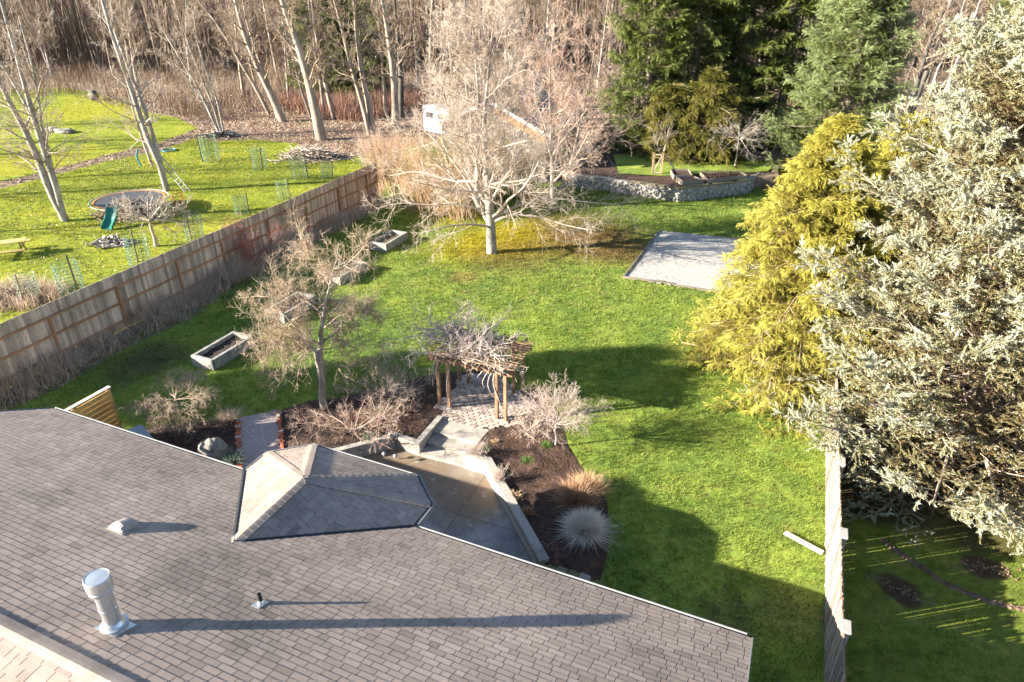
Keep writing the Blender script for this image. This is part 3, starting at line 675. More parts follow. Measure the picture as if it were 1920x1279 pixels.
# roof furniture
def rp(x, y):                                     # point of the main slope seen at (x, y)
    d = ray(x, y); o = A3(0, 0, CH); t = -((o[2]-ZE)+SL*((o-HO)@Hn))/(d[2]+SL*(d@Hn)); return o+d*t
rn = nz(Hn*SL+A3(0, 0, 1))
p = rp(217, 1176)
fl = empty('flue_pipe', p-HC, parent=None) if False else None
def part(mb, name, m, parent, origin, **k): return rel(mb, origin).build(name, m, parent, **k)
fb = MB(); fb.lathe(p, [(.185, -.12), (.19, .06), (.205, .065), (.205, .095), (.17, .11), (.135, .17), (.128, .17), (.128, .44), (.134, .445), (.134, .47), (.128, .475), (.128, .82)], 28)
fo = hb(fb, 'flue_pipe', M['metal'], label='bright metal flue pipe with a round cap')
fc = MB(); fc.lathe(p, [(.128, .80), (.17, .81), (.175, .86), (.165, .87), (.165, .89), (.19, .90), (.19, 1.09), (.178, 1.105), (.172, 1.095), (.10, 1.10), (.0, 1.105)], 28)
part(fc, 'flue_cap', M['metal'], fo, HC)
fs = MB(); d = Hn; q = p-A3(0, 0, 0)
sk = nz(Hn-A3(0, 0, SL)); fs.box(p+rn*.014, .40, .44, .006, sk, rn); part(fs, 'pipe_flashing', M['metal'], fo, HC)
p2 = rp(490, 1132)
sb = MB(); sb.lathe(p2, [(.036, -.05), (.038, .24), (.028, .24), (.028, .1)], 14); so = hb(sb, 'vent_pipe', M['black'], label='thin black plumbing vent pipe')
sf = MB(); sf.box(p2+rn*.014-sk*.03, .26, .17, .006, sk, rn); sf.lathe(p2, [(.075, 0), (.06, .05), (.04, .09)], 14); part(sf, 'pipe_flashing', M['metal'], so, HC)
p3 = rp(231, 990)
vb = MB(); prof = []
for i in range(7):
    u = -.19+i*.38/6; hgt_ = .15*(1-((i-3)/3.4)**2)**.6+.02
    for v, hh in ((-.17, .55), (-.10, .95), (.10, 1.), (.2, .85)): prof.append(p3+He*u+sk*v+rn*hgt_*hh)
vs = prof+[p3+He*(-.19+i*.38/6)+sk*.2+rn*.03 for i in range(7)]+[p3+He*(-.19+i*.38/6)+sk*-.2+rn*.01 for i in range(7)]
vb.add(vs, [(i*4+j, i*4+j+1, (i+1)*4+j+1, (i+1)*4+j) for i in range(6) for j in range(3)]+[(i*4+3, 28+i, 29+i, (i+1)*4+3) for i in range(6)]+[(35+i, i*4, (i+1)*4, 36+i) for i in range(6)]+[(35, 28, 3, 2, 1, 0), (24, 25, 26, 27, 34, 41)], 0)
vb.box(p3+rn*.014, .5, .46, .008, He, rn)
hb(vb, 'roof_vent', M['vent'], label='low hooded roof vent on the main slope')
# ================================================================== FENCES
r = random.Random(5)
FH = 2.5
fen = empty('board_fence', tuple(FB), label='long grey board fence with orange rails between the two lawns', cat='fence'); FBo = FB
s0, s1 = -4.5, FLEN+1.0
# posts sit where the photograph shows them
ps = []
for x, y in ((107, 598), (237, 541), (341, 489), (430, 452), (509, 412), (577, 380), (636, 352)):
    p = g(x, y, FH*.80); ps.append((p-FB)@fd)
dS = (ps[-1]-ps[0])/(len(ps)-1)
allp = [ps[0]-dS*2, ps[0]-dS]+ps+[ps[-1]+dS]
bd = MB(); u = s0
while u < s1:
    wv = r.choice([.14, .14, .14, .13]); th = .018; hh = FH+r.uniform(-.012, .012)
    bd.box(fp(u+wv/2, r.uniform(-.004, .004)-.03, hh/2+.03), wv-.004, th, hh-.05, fd, (0, 0, 1), r.random()**1.3)
    u += wv
rel(bd, FB).build('boards', M['board'], fen)
for z in (.42, 1.22, 1.98):
    k = 0; aa = [s0]+[q for q in allp if s0 < q < s1]+[s1]
    for i in range(len(aa)-1):
        mb = MB(); mb.bar(fp(aa[i]+.05, .025, z), fp(aa[i+1]-.05, .025, z), .045, .095, bev=.004, t=.3+.5*r.random()); rel(mb, FB).build('rail', M['rail'], fen)
for q in allp:
    if s0 < q < s1:
        mb = MB(); mb.box(fp(q, .03, 1.0), .10, .10, 2.0, fd, bev=.006, t=.3+.4*r.random()); rel(mb, FB).build('post', M['rail'], fen)

# right fence: weathered boards with ragged tops, stout square posts
RO = rf0-rd*3.0; RL = np.linalg.norm(rf1-RO)+3.0
RH = 1.75
rfen = empty('old_fence', tuple(RO), label='sun bleached old board fence with stout capped posts at the right', cat='fence')
def rp_(s, o=0, z=0): return RO+rd*s+rno*o+A3(0, 0, z)
bd = MB(); u = 0
while u < RL:
    wv = r.choice([.14, .15, .13, .09]); hh = RH-.02+r.uniform(-.05, .05); lean = r.uniform(-.012, .012)
    bd.box(rp_(u+wv/2, r.uniform(-.02, .006), hh/2), wv-r.choice([.004, .006, .006, .008, .02, .035, .045]), .02, hh, rd, nz(A3(0, 0, 1)+rno*lean), r.random())
    # splintered tip
    for q in range(3):
        bd.box(rp_(u+wv*(.2+.3*q), r.uniform(-.01, .01), hh+r.uniform(.0, .03)), wv*.26, .018, r.uniform(.03, .09), rd, (0, 0, 1), r.random())
    u += wv
rel(bd, RO).build('boards', M['oldboard'], rfen)
for z in (.35, 1.55): mb = MB(); mb.bar(rp_(0, .05, z), rp_(RL, .05, z), .05, .09, t=.4); rel(mb, RO).build('rail', M['rail'], rfen)
for (x, y) in ((1577, 865), (1588, 1000), (1593, 1175)):
    lo, hi = 0, RL
    for _ in range(40):
        m_ = (lo+hi)/2; q = rp_(m_, .05, RH+.1); D = q-A3(0, 0, CH); yy = 639.5-FPX*(D@A3(0, sT, cT))/(D@A3(0, cT, -sT))
        if yy > y: lo = m_
        else: hi = m_
    mb = MB(); mb.box(rp_(lo, .07, (RH+.05)/2), .14, .14, RH+.05, rd, bev=.008, t=.5); po = rel(mb, RO).build('post', M['cap'], rfen)
    mb = MB(); mb.box(rp_(lo, .05, RH+.10), .34, .19, .07, rd, bev=.012, t=.7); rel(mb, RO).build('post_cap', M['cap'], po)

# ================================================================== PERGOLA
PB = [(g(825, 761), g(843, 765)), (g(932, 787), g(948, 791)), (g(862, 716), g(879, 721)), (g(963, 740), g(980, 741))]
PH = 2.12; pco = sum(a+b for a, b in PB)/8; pco[2] = 0
perg = empty('pergola', tuple(pco), label='cedar garden pergola on paired posts over the paved floor', cat='pergola')
for a, b in PB:
    for q in (a, b):
        mb = MB(); mb.box(q+A3(0, 0, PH/2), .11, .11, PH, He, bev=.006, t=.3+.4*r.random()); rel(mb, pco).build('post', M['cedar'], perg)
    fm = MB(); d_ = nz(b-a); fm.box((a+b)/2+A3(0, 0, .035), np.linalg.norm(b-a)+.26, .22, .07, d_, bev=.01); rel(fm, pco).build('post_footing', M['conc'], perg)
(A0, A1), (B0, B1), (C0, C1), (D0, D1) = PB
def lift(p, z): return A3(p[0], p[1], z)
for (p, q) in ((A0, B1), (C0, D1)):                # main beams, doubled
    for o in (-.09, .09):
        d_ = nz(q-p); s_ = A3(-d_[1], d_[0], 0)
        mb = MB(); mb.bar(lift(p-d_*.35+s_*o, PH-.09), lift(q+d_*.30+s_*o, PH-.09), .045, .17, bev=.006, t=.55); rel(mb, pco).build('beam', M['cedar'], perg)
mb = MB(); mb.bar(lift(B0-nz(B1-B0)*.2, PH+.02)-Hn*.12, lift(B1+nz(B1-B0)*.15, PH+.02)-Hn*.12, .05, .12, t=.2); rel(mb, pco).build('brace', M['greyboard'], perg)
u_ = nz((C0+C1)/2-(A0+A1)/2); L_ = np.linalg.norm((C0+C1)/2-(A0+A1)/2); v_ = nz((B0+B1)/2-(A0+A1)/2); W_ = np.linalg.norm((B1)-(A0))
for i in range(7):                                 # rafters
    c = A0+v_*(W_*(i/6)); mb = MB(); mb.bar(lift(c-u_*.45, PH+.06), lift(c+u_*(L_+.5), PH+.06), .04, .13, bev=.005, t=.3+.5*r.random()); rel(mb, pco).build('rafter', M['cedar'], perg)
for i in range(13):                                # slats
    c = A0+u_*(L_*(i/12)*1.15-.15); mb = MB(); mb.bar(lift(c-v_*.35, PH+.15), lift(c+v_*(W_+.4), PH+.15), .045, .03, t=.3+.6*r.random()); rel(mb, pco).build('slat', M['cedar'], perg)

# ================================================================== PLANTERS AND OTHER THINGS
def planter(cx, cy, label, fillm, hz=.48, size=None, rot=None, tilt=0):
    c = g(cx, cy, hz); c[2] = 0; L, W = size or (2.15, 1.05); dx, dy = rot if rot is not None else (fd, fno)
    mb = MB(); t = .13
    for s_ in (-1, 1):
        mb.box(c+dy*s_*(W/2-t/2)+A3(0, 0, hz/2-.004), L-.012, t, hz-.008, dx, bev=.012)
        mb.box(c+dx*s_*(L/2-t/2)+A3(0, 0, hz/2), t, W, hz, dx, bev=.012)
    e = empty('concrete_planter', tuple(c), label=label, cat='planter', group='concrete planters in a row by the fence')
    rel(mb, c).build('trough', M['conc_b'], e)
    mb = MB(); nn = 10; vs = []
    rr_ = random.Random(int(cx))
    for i in range(nn+1):
        for j in range(6): vs.append(c+dx*(L-2*t)*(i/nn-.5)+dy*(W-2*t)*(j/5-.5)+A3(0, 0, hz-.17+rr_.uniform(-.03, .05)))
    mb.add(vs, [(i*6+j, (i+1)*6+j, (i+1)*6+j+1, i*6+j+1) for i in range(nn) for j in range(5)], 0, True); rel(mb, c).build('soil', fillm, e)
    return c
k1 = [g(357, 667, .48), g(400, 674, .48), g(477, 629, .48), g(437, 620, .48)]
L_1 = (np.linalg.norm(k1[2]-k1[1])+np.linalg.norm(k1[3]-k1[0]))/2; W_1 = (np.linalg.norm(k1[1]-k1[0])+np.linalg.norm(k1[2]-k1[3]))/2
dx1 = nz((k1[2]-k1[1])+(k1[3]-k1[0])); dy1 = A3(dx1[1], -dx1[0], 0)
M['planter_soil'] = simple('planter_soil', (.05, .035, .022), (.13, .095, .06), 6, .95, .9, .03, c2=(.22, .19, .08))
planter(417.5, 647.5, 'concrete planter filled with dark soil, lowest and nearest of the row', M['soil'], size=(L_1, W_1), rot=(dx1, dy1))
planter(545, 567, 'concrete planter mostly hidden behind the crown of the lichen covered tree', M['soil'], size=(L_1, W_1), rot=(dx1, dy1))
planter(646, 502, 'concrete planter seen through the top twigs of the lichen covered tree', M['planter_soil'], size=(L_1, W_1), rot=(dx1, dy1))
k4 = [g(690, 454.5, .5), g(724, 459, .5), g(766, 435, .5), g(736, 428.6, .5)]
pc4 = planter(729, 444, 'concrete planter with sunlit weeds standing alone nearest the big bare tree', M['planter_soil'], size=(L_1, W_1), rot=(dx1, dy1))

# bricks edging the gravel path
def brickrow(a, b, label, seed, jumble=.0):
    rr_ = random.Random(seed); a, b = A3(*a), A3(*b); d = nz(b-a); L = np.linalg.norm(b-a); e = empty('brick_edging', tuple(a), label=label, cat='brick edging'); u = 0
    while u < L:
        t_ = .9 if rr_.random() < .22 else 0; mb = MB(); an = rr_.uniform(-.15, .15); dd = nz(d+A3(-d[1], d[0], 0)*an)
        if rr_.random() < .45: mb.box(a+d*(u+.05)+A3(0, 0, .045), .10, .20, .09, dd, bev=.008, t=t_); u += .115
        else: mb.box(a+d*(u+.1)+A3(0, 0, .045), .20, .10, .09, dd, bev=.008, t=t_); u += .21
        rel(mb, a).build('brick', M['brick'], e)
brickrow(g(446, 788), g(449, 890), 'red brick edging along the left side of the gravel path', 1)
brickrow(g(522, 776), g(531, 850), 'red brick edging along the right side of the gravel path', 2)
mb = MB(); mb.box(g(518, 774, .05), .42, .20, .08, He, bev=.01); mb.build('paving_stone', M['slab'], label='small grey stone slab at the grassy end of the gravel path', cat='stone')
# mossy blocks
bl = [(1013, 1061), (1033, 1066), (1053, 1069), (1074, 1076), (1095, 1082)]
bnames = ['mossy block touching the end of the long patio wall', 'greenish block second from the end of the patio wall', 'brownish block in the middle of the short block row', 'mossy yellow green block beside the pale ended block', 'block with a pale scuffed top, farthest from the patio wall']
for i, (x, y) in enumerate(bl):
    c = g(x, y, .14); mb = MB(); mb.box(c-A3(0, 0, .09), .29, .26, .18, nz(He-Hn*.12), bev=.035, t=.75 if i == 4 else (.25 if i == 2 else 0)); mb.box(c-A3(0, 0, .29)-Hn*.03, .30, .24, .20, nz(He-Hn*.12), bev=.03); mb.box(c-A3(0, 0, .50)-Hn*.05, .30, .24, .20, nz(He-Hn*.12), bev=.03)
    mb.build('wall_block', M['moss_block'], label=bnames[i], cat='block', group='mossy blocks at the corner of the bed')
c = g(1095, 1106, .12); c[2] = -.37; mb = MB(); mb.lathe(c, [(.15, 0), (.24, .42), (.27, .50), (.27, .56), (.24, .56), (.22, .46), (.0, .45)], 24); mb.build('plant_pot', M['pot'], label='round pale plant pot tucked under the eave', cat='pot')
# boulder
def rock(c, sx, sy, sz, seed, sub=4, rough=.16):
    bm = bmesh.new(); bmesh.ops.create_icosphere(bm, subdivisions=sub, radius=1); V = np.array([v.co[:] for v in bm.verts]); F = np.array([[v.index for v in f.verts] for f in bm.faces]); bm.free()
    n = vnoise(V[:, [0, 1]]+V[:, [2]]*1.7, 1.6, seed)+.5*vnoise(V[:, [1, 2]]+V[:, [0]], 3.3, seed+1)+.25*vnoise(V[:, [0, 2]]+V[:, [1]], 8, seed+2)
    V = V*(1+rough*n[:, None]); return V*A3(sx, sy, sz)+A3(*c), F
c = g(402, 860); V, F = rock(c+A3(0, 0, .28), .46, .42, .44, 4); npobj('boulder', V, F, M['boulder'], smooth=True, label='big rounded grey boulder in the bed beside the roof', cat='boulder')
# privacy panel of horizontal boards
a, b = g(122, 773, 2.0), g(203, 727, 2.0)
e_, f_ = g(118, 775, 2.05), g(205, 727, 2.05); pd_ = nz(f_-e_); pl = np.linalg.norm(f_-e_)+.9; b_ = A3(f_[0], f_[1], 0); a_ = b_-pd_*pl
pan = empty('privacy_screen', tuple(b_), label='orange and grey board screen standing behind the roof edge', cat='screen')
pnn = A3(pd_[1], -pd_[0], 0)
for i in range(11):
    z = .12+i*.178; mb = MB(); mb.box((a_+b_)/2+A3(0, 0, z)+pnn*r.uniform(-.003, .003), pl, .035, .168, pd_, t=.35+.6*r.random(), bev=.005)
    rel(mb, b_).build('board', M['greyboard'] if i < 3 else M['panel'], pan)
for q in (.05, pl/2, pl-.05): mb = MB(); mb.box(b_-pd_*q+pnn*-.07+A3(0, 0, 1.0), .09, .09, 2.0, pd_); rel(mb, b_).build('post', M['cedar'], pan)
mb = MB(); mb.box((a_+b_)/2+A3(0, 0, 2.085), pl+.04, .15, .035, pd_, t=.8, bev=.005); rel(mb, b_).build('top_cap', M['plank'], pan)
# hot tub
tc = [g(228, 810, .9), g(262, 796, .9), g(270, 804, .9)]
c = g(246, 812, .9); c[2] = 0; hx = nz(g(262, 797, .9)-g(225, 811, .9)); hy = A3(hx[1], -hx[0], 0); c = g(266, 797, .9); c[2] = 0; c = c-hx*.75+hy*.75
tub = empty('hot_tub', tuple(c), label='covered hot tub with a pale blue lid beside the board screen', cat='hot tub')
mb = MB(); mb.box(c+A3(0, 0, .41), 1.5, 1.5, .80, hx, bev=.05); rel(mb, c).build('cabinet', M['tubside'], tub)
for s_ in (-1, 1): mb = MB(); mb.box(c+hx*s_*.385+A3(0, 0, .87), .75, 1.56, .11, hx, bev=.03); rel(mb, c).build('cover', M['tub'], tub)
# loose plank on the lawn, one end on the fence
a, b = g(1472, 997, .10), g(1543, 1037, .13); mb = MB(); mb.bar(a-A3(0, 0, .03), b, .15, .045, bev=.004, t=.6); mb.build('loose_plank', M['plank'], label='pale loose plank lying on the lawn by the old fence', cat='plank')
for (x, y, h_, nm, lb) in ((318, 862-60, .2, 0, 0),): pass
# small lanterns and spouts of the low wall
for i, (x, y) in enumerate(((720, 851), (741, 855))):
    c = g(x, y, -.1); mb = MB(); mb.tube([c+A3(0, 0, -.12), c+A3(0, 0, .0)], .02, 8); mb.lathe(c, [(.0, .07), (.07, .03), (.075, .0), (.03, -.005)], 12)
    mb.build('garden_light', M['white_metal'], label=['small pale path light by the low wall, nearer the bay roof', 'small pale path light by the low wall, nearer the steps'][i], cat='garden light', group='small path lights along the low wall')
for (x, y, s_, lb) in ((733, 823, .16, 'grey bucket shaped lantern in the mulch behind the low wall'), (752, 750, .26, 'grey ceramic urn under the twiggy shrub in the mulch')):
    c = g(x, y); mb = MB(); mb.lathe(c, [(.3*s_, 0), (.5*s_, .5*s_), (.55*s_, 1.2*s_), (.38*s_, 1.7*s_), (.42*s_, 1.9*s_), (.3*s_, 1.9*s_), (.25*s_, 1.5*s_)], 16); mb.build('garden_urn' if s_ > .2 else 'garden_lantern', M['boulder'] if s_ > .2 else M['vent'], label=lb, cat='urn' if s_ > .2 else 'lantern')
# trench and clods beyond the right fence
tp = [g(*q) for q in ((1652, 1012), (1672, 1028), (1700, 1047), (1738, 1071), (1765, 1092), (1800, 1107), (1850, 1128), (1900, 1140), (1945, 1147))]
P, R_ = resample(tp, [1], 90); V = []; F = []
for i, p in enumerate(P):
    d = nz(P[min(i+1, 89)]-P[max(i-1, 0)]); s_ = A3(-d[1], d[0], 0); w_ = .034+.012*math.sin(i*1.7)+r.uniform(-.012, .012)
    V += [p-s_*w_*2.2+A3(0, 0, .010), p-s_*w_*1.2+A3(0, 0, .05+r.uniform(0, .03)), p-s_*w_*.5+A3(0, 0, .016), p+s_*w_*.6+A3(0, 0, .016), p+s_*w_*1.3+A3(0, 0, .045+r.uniform(0, .03)), p+s_*w_*2.2+A3(0, 0, .010)]
F = np.array([(i*6+j, i*6+j+1, i*6+j+7, i*6+j+6) for i in range(89) for j in range(5)])
npobj('narrow_trench', np.array(V), F, M['dug'], smooth=True, kind='structure')
for k, (x, y, n_, sp) in enumerate(((1685, 1105, 130, .34), (1845, 1064, 130, .36))):
    c = g(x, y); parts = []
    for i in range(n_):
        q_ = r.gauss(0, sp*1.25); o = A3(q_*.8+r.gauss(0, sp*.32), -q_*.6*(1 if k == 0 else .25)+r.gauss(0, sp*.3), .012); s_ = r.uniform(.012, .045); parts.append(rock(c+o, s_, s_*.9, s_*.7, i, 1, .3))
    V, F = join(parts); npobj('dug_soil', V, F, M['dug'], label=['clods of dug soil left of the narrow trench', 'clods of dug soil right of the narrow trench'][k], cat='soil', kind='stuff')

# ------------------------------------------------ stone walled terrace at the back
TZ = .95
tw = [g(1062, 352, 0), g(1120, 356, 0), g(1180, 366.5, 0), g(1271, 380, 0), g(1340, 372, 0), g(1402, 363, 0)]
back_ = [A3(*gxy(1440, 332), 0), A3(*gxy(1440, 300), 0), A3(*gxy(1200, 302), 0), A3(*gxy(1062, 318), 0)]
ter = empty('cobble_wall', tuple(tw[3]), label='curving cobblestone retaining wall holding up the raised kitchen garden', cat='stone wall')
mb = MB()
for i in range(len(tw)-1):
    a, b = tw[i], tw[i+1]; d = nz(b-a); s_ = A3(-d[1], d[0], 0); mb.prism([a-d*.02, b+d*.02, b+s_*.4, a+s_*.4], 0, TZ-.02)
a, b = tw[-1], back_[0]; mb.prism([a, b, b-Fe*.4, a-Fe*.4], 0, TZ-.03)
rel(mb, tw[3]).build('core', M['conc'], ter)
parts = []; tt = []
for i in range(len(tw)-1):
    a, b = tw[i], tw[i+1]; L = np.linalg.norm(b-a); d = nz(b-a); s_ = A3(d[1], -d[0], 0)
    for k in range(int(L*TZ/.028)):
        c = a+d*r.uniform(0, L)+A3(0, 0, r.uniform(.05, TZ-.08))+s_*.01; q = r.uniform(.07, .15); V, F = rock((0, 0, 0), q, q*.8, q*.8, k % 17, 1, .22)
        parts.append((V+c, F)); tt += [r.random()**1.5*(1.0 if i < 2 else .7)]*len(V)
V, F = join(parts); npobj('cobbles', V-tw[3], F, M['stone'], ter, tint=tt, smooth=True)
for i in range(2, len(tw)-1):
    a, b = tw[i], tw[i+1]; d = nz(b-a); s_ = A3(-d[1], d[0], 0); mb = MB(); mb.bar(a+s_*.1+A3(0, 0, TZ+.04), b+s_*.1+A3(0, 0, TZ+.04), .34, .11, bev=.012, t=0)
    for k in range(9):
        q = r.uniform(.05, .95)
        if i > 2: mb.box(lerp(a, b, q)+s_*.1+A3(0, 0, TZ+.100), r.uniform(.2, .5), .16, .012, d, t=.9)
    rel(mb, tw[3]).build('timber_cap', M['timber_m'], ter)
sheet('terrace_soil', [tuple(p[:2]) for p in tw]+[tuple(p[:2]) for p in back_], TZ-.06, M['mulch'], step=.35, amp=.06, kind='structure')
sheet('terrace_grass', [gxy(1238, 330, TZ), gxy(1440, 322, TZ), gxy(1460, 290, TZ), gxy(1150, 290, TZ), gxy(1160, 326, TZ)], TZ+.02, M['lawn'], kind='structure')
mb = MB(); mb.prism([gxy(1150, 290, TZ), gxy(1460, 290, TZ), gxy(1460, 330, TZ), gxy(1062, 328, TZ)], 0, TZ-.07)
mb.build('terrace_earth', M['litter'], kind='structure')
def gt(x, y): return g(x, y, TZ)
def crate(pts, label, h=.35):
    P = [gt(*p) for p in pts]; e = empty('raised_bed', tuple(P[0]), label=label, cat='raised bed', group='wooden raised beds on the stone walled terrace'); n = len(P)
    for i in range(n): mb = MB(); mb.bar(P[i]+A3(0, 0, h/2), P[(i+1) % n]+A3(0, 0, h/2), .06, h, t=.6); rel(mb, P[0]).build('board', M['timber'], e)
    mb = MB(); c_ = sum(P)/n; mb.prism([tuple(p[:2]*.92+c_[:2]*.08) for p in P], TZ, TZ+h*.7); rel(mb, P[0]).build('soil', M['mulch'], e)
crate([(1257, 326), (1263, 338), (1297, 337), (1290, 326)], 'wooden raised bed nearest the white framed gate')
crate([(1268, 341), (1281, 349), (1318, 346), (1300, 339)], 'low wooden raised bed in the middle of the terrace')
crate([(1312, 331), (1326, 345), (1400, 338), (1388, 330)], 'long wooden raised bed at the right end of the terrace')
# gate
ga, gb = gt(1222, 326), gt(1240, 327); gd = nz(gb-ga); gate = empty('garden_gate', tuple(ga), label='pale wooden frame gate with a diagonal brace', cat='gate'); gh = 1.55
for q in (ga, gb): mb = MB(); mb.box(q+A3(0, 0, gh/2), .10, .10, gh, gd, t=.8); rel(mb, ga).build('post', M['cedar'], gate)
gi = ga+gd*.09; gj = gb-gd*.09
mb = MB(); mb.bar(gi+A3(0, 0, .1), gj+A3(0, 0, .1), .05, .08); mb.bar(gi+A3(0, 0, gh-.15), gj+A3(0, 0, gh-.15), .05, .08); mb.bar(gi+A3(0, 0, .1), gi+A3(0, 0, gh-.15), .05, .08); mb.bar(gj+A3(0, 0, .1), gj+A3(0, 0, gh-.15), .05, .08); mb.bar(gi+A3(0, 0, .15), gj+A3(0, 0, gh-.2), .04, .07)
rel(mb, ga).build('gate_frame', M['plank'], gate)
mb = MB(); mb.bar(gb+gd*.08+A3(0, 0, gh-.1), gt(1268, 324)+A3(0, 0, .05), .07, .09, t=.6); mb.build('prop_timber', M['plank'], label='slanting timber prop leaning against the garden gate post', cat='timber')
wf = MB()
for i in range(26):
    x = 1315+r.uniform(0, 85); p = gt(x, 345-r.uniform(0, 12)); wf.tube([p, p+A3(0, 0, r.uniform(.5, 1.0))], .012, 4)
for z in (.2, .4, .6, .8): wf.tube([gt(1318, 343)+A3(0, 0, z), gt(1400, 337)+A3(0, 0, z)], .008, 4)
wf.build('wire_trellis', M['rail'], label='rusty wire trellis over the long raised bed', cat='trellis')

# ------------------------------------------------ shed behind the bare trees
s0_ = g(1020, 343); sx = nz(Fe*1.0-Fn*0.0)       # front right corner of the gable
SW, SDp, SH_, SP = 8.3, 9.0, 3.7, 1.9
shed = empty('garden_shed', tuple(s0_), label='gable ended grey shed with orange lit gable boards behind the bare trees', cat='shed')
def sp_(u, v, z=0): return s0_-sx*u+Fn*v+A3(0, 0, z)
mb = MB(); n_ = 42
pr = [sp_(0, 0), sp_(SW, 0)]
mb.add([sp_(0, 0), sp_(SW, 0), sp_(SW, 0, SH_), sp_(SW/2, 0, SH_+SP), sp_(0, 0, SH_), sp_(0, SDp), sp_(SW, SDp), sp_(SW, SDp, SH_), sp_(SW/2, SDp, SH_+SP), sp_(0, SDp, SH_)], [(0, 4, 3, 2, 1), (5, 6, 7, 8, 9), (0, 5, 9, 4), (1, 2, 7, 6)], .5)
for i in range(n_+1):                              # battens
    u = SW*i/n_; z = SH_+SP*(1-abs(u-SW/2)/(SW/2)); mb.box(sp_(u, -.02, z/2), .05, .03, z-.1, sx, t=.8)
rel(mb, s0_).build('wall', M['shedw'], shed)
for s_ in (0, 1):
    mb = MB(); o = -.5 if s_ == 0 else SW+.5; zz = SH_-.5*SP/(SW/2)
    P = [sp_(o, -.5, zz), sp_(SW/2, -.5, SH_+SP), sp_(SW/2, SDp+.5, SH_+SP), sp_(o, SDp+.5, zz)]
    Q = [p+A3(0, 0, .16) for p in P]
    if s_: P.reverse(); Q.reverse()
    mb.add(P+Q, [(0, 1, 2, 3), (7, 6, 5, 4), (0, 4, 5, 1), (1, 5, 6, 2), (2, 6, 7, 3), (3, 7, 4, 0)]); rel(mb, s0_).build('roof', M['dark_metal'], shed)
    mb = MB(); mb.bar(sp_(o, -.53, zz+.05), sp_(SW/2, -.53, SH_+SP+.05), .05, .24, up=(0, 0, 1)); rel(mb, s0_).build('fascia', M['white'], shed)
mb = MB()
for i in range(24):
    u = SW/2*(i+.5)/24*.97; z = SH_+SP*(1-abs(u-SW/2)/(SW/2)); mb.box(sp_(u, -.06, z-.42), .15, .03, .72, sx, t=.3+.6*r.random())
rel(mb, s0_).build('gable_boards', M['gable'], shed)  # boards under the right fascia; their orange light is put into the colour
for v in (1.8, 4.6):
    mb = MB(); mb.box(sp_(-.02, v, 2.0), 1.0, .03, 1.9, Fn); wo = rel(mb, s0_).build('window', M['glass'], shed)
    mb = MB()
    for q in (-1, 1): mb.box(sp_(-.03, v+q*.53, 2.0), .07, .06, 2.04, Fn); mb.box(sp_(-.03, v, 2.0+q*.985), .99, .06, .07, Fn)
    rel(mb, s0_).build('window_frame', M['white'], wo)
# camper beyond the shed
c = g(818, 262); cd = nz(Fe*.94-Fn*.3); cn = A3(-cd[1], cd[0], 0); rv = empty('camper_trailer', tuple(c), label='white camper trailer parked behind the shed', cat='camper')
mb = MB(); mb.box(c+cn*1.2+A3(0, 0, 1.75), 3.4, 2.3, 2.3, cd, bev=.18); rel(mb, c).build('body', M['white'], rv)
for q in (-.75, .75): mb = MB(); mb.box(c+cd*q+A3(0, 0, 2.15)+cn*.04, .95, .04, .5, cd); rel(mb, c).build('window', M['glass'], rv)
for q in (-.5, .5):
    mb = MB(); w_ = c+cd*q+cn*.12+A3(0, 0, .33); mb.tube([w_-cn*.09, w_+cn*.09], .33, 18); rel(mb, c).build('wheel', M['black'], rv)
mb = MB(); mb.box(c+cd*1.2+A3(0, 0, 1.55)+cn*.04, .6, .05, 1.6, cd); rel(mb, c).build('door', M['vent'], rv)

# ------------------------------------------------ the neighbours' lawn
c = g(243, 394); tr_c = g(243, 374, .85); tr_c[2] = 0
tram = empty('trampoline', tuple(tr_c), label='large round trampoline with an orange edged black mat', cat='trampoline'); TR = 2.35
def ring(mb, c, R_, rr_, z, k=40): mb.tube([c+A3(R_*math.cos(i*2*math.pi/k), R_*math.sin(i*2*math.pi/k), z) for i in range(k+1)], rr_, 6, cap=False)
mb = MB(); mb.lathe(tr_c, [(0, .80), (TR*.5, .81), (TR*.86, .85)], 40); rel(mb, tr_c).build('mat', M['mat'], tram)
mb = MB(); mb.lathe(tr_c, [(TR*.86, .855), (TR*.88, .875), (TR*.93, .87)], 40); rel(mb, tr_c).build('edge_pad', M['rust'], tram)
mb = MB(); ring(mb, tr_c, TR, .035, .85)
for i in range(60): a = i*2*math.pi/60; mb.tube([tr_c+A3(TR*.92*math.cos(a), TR*.92*math.sin(a), .85), tr_c+A3(TR*math.cos(a), TR*math.sin(a), .85)], .012, 3)
rel(mb, tr_c).build('frame', M['wire'], tram)
for i in range(6):
    a = i*math.pi/3+.2; mb = MB(); p = tr_c+A3(TR*math.cos(a), TR*math.sin(a), 0); s_ = A3(-math.sin(a), math.cos(a), 0)*.5; mb.tube([p-s_+A3(0, 0, .83), p-s_+A3(0, 0, .03), p+s_+A3(0, 0, .03), p+s_+A3(0, 0, .83)], .025, 6); rel(mb, tr_c).build('leg', M['wire'], tram)
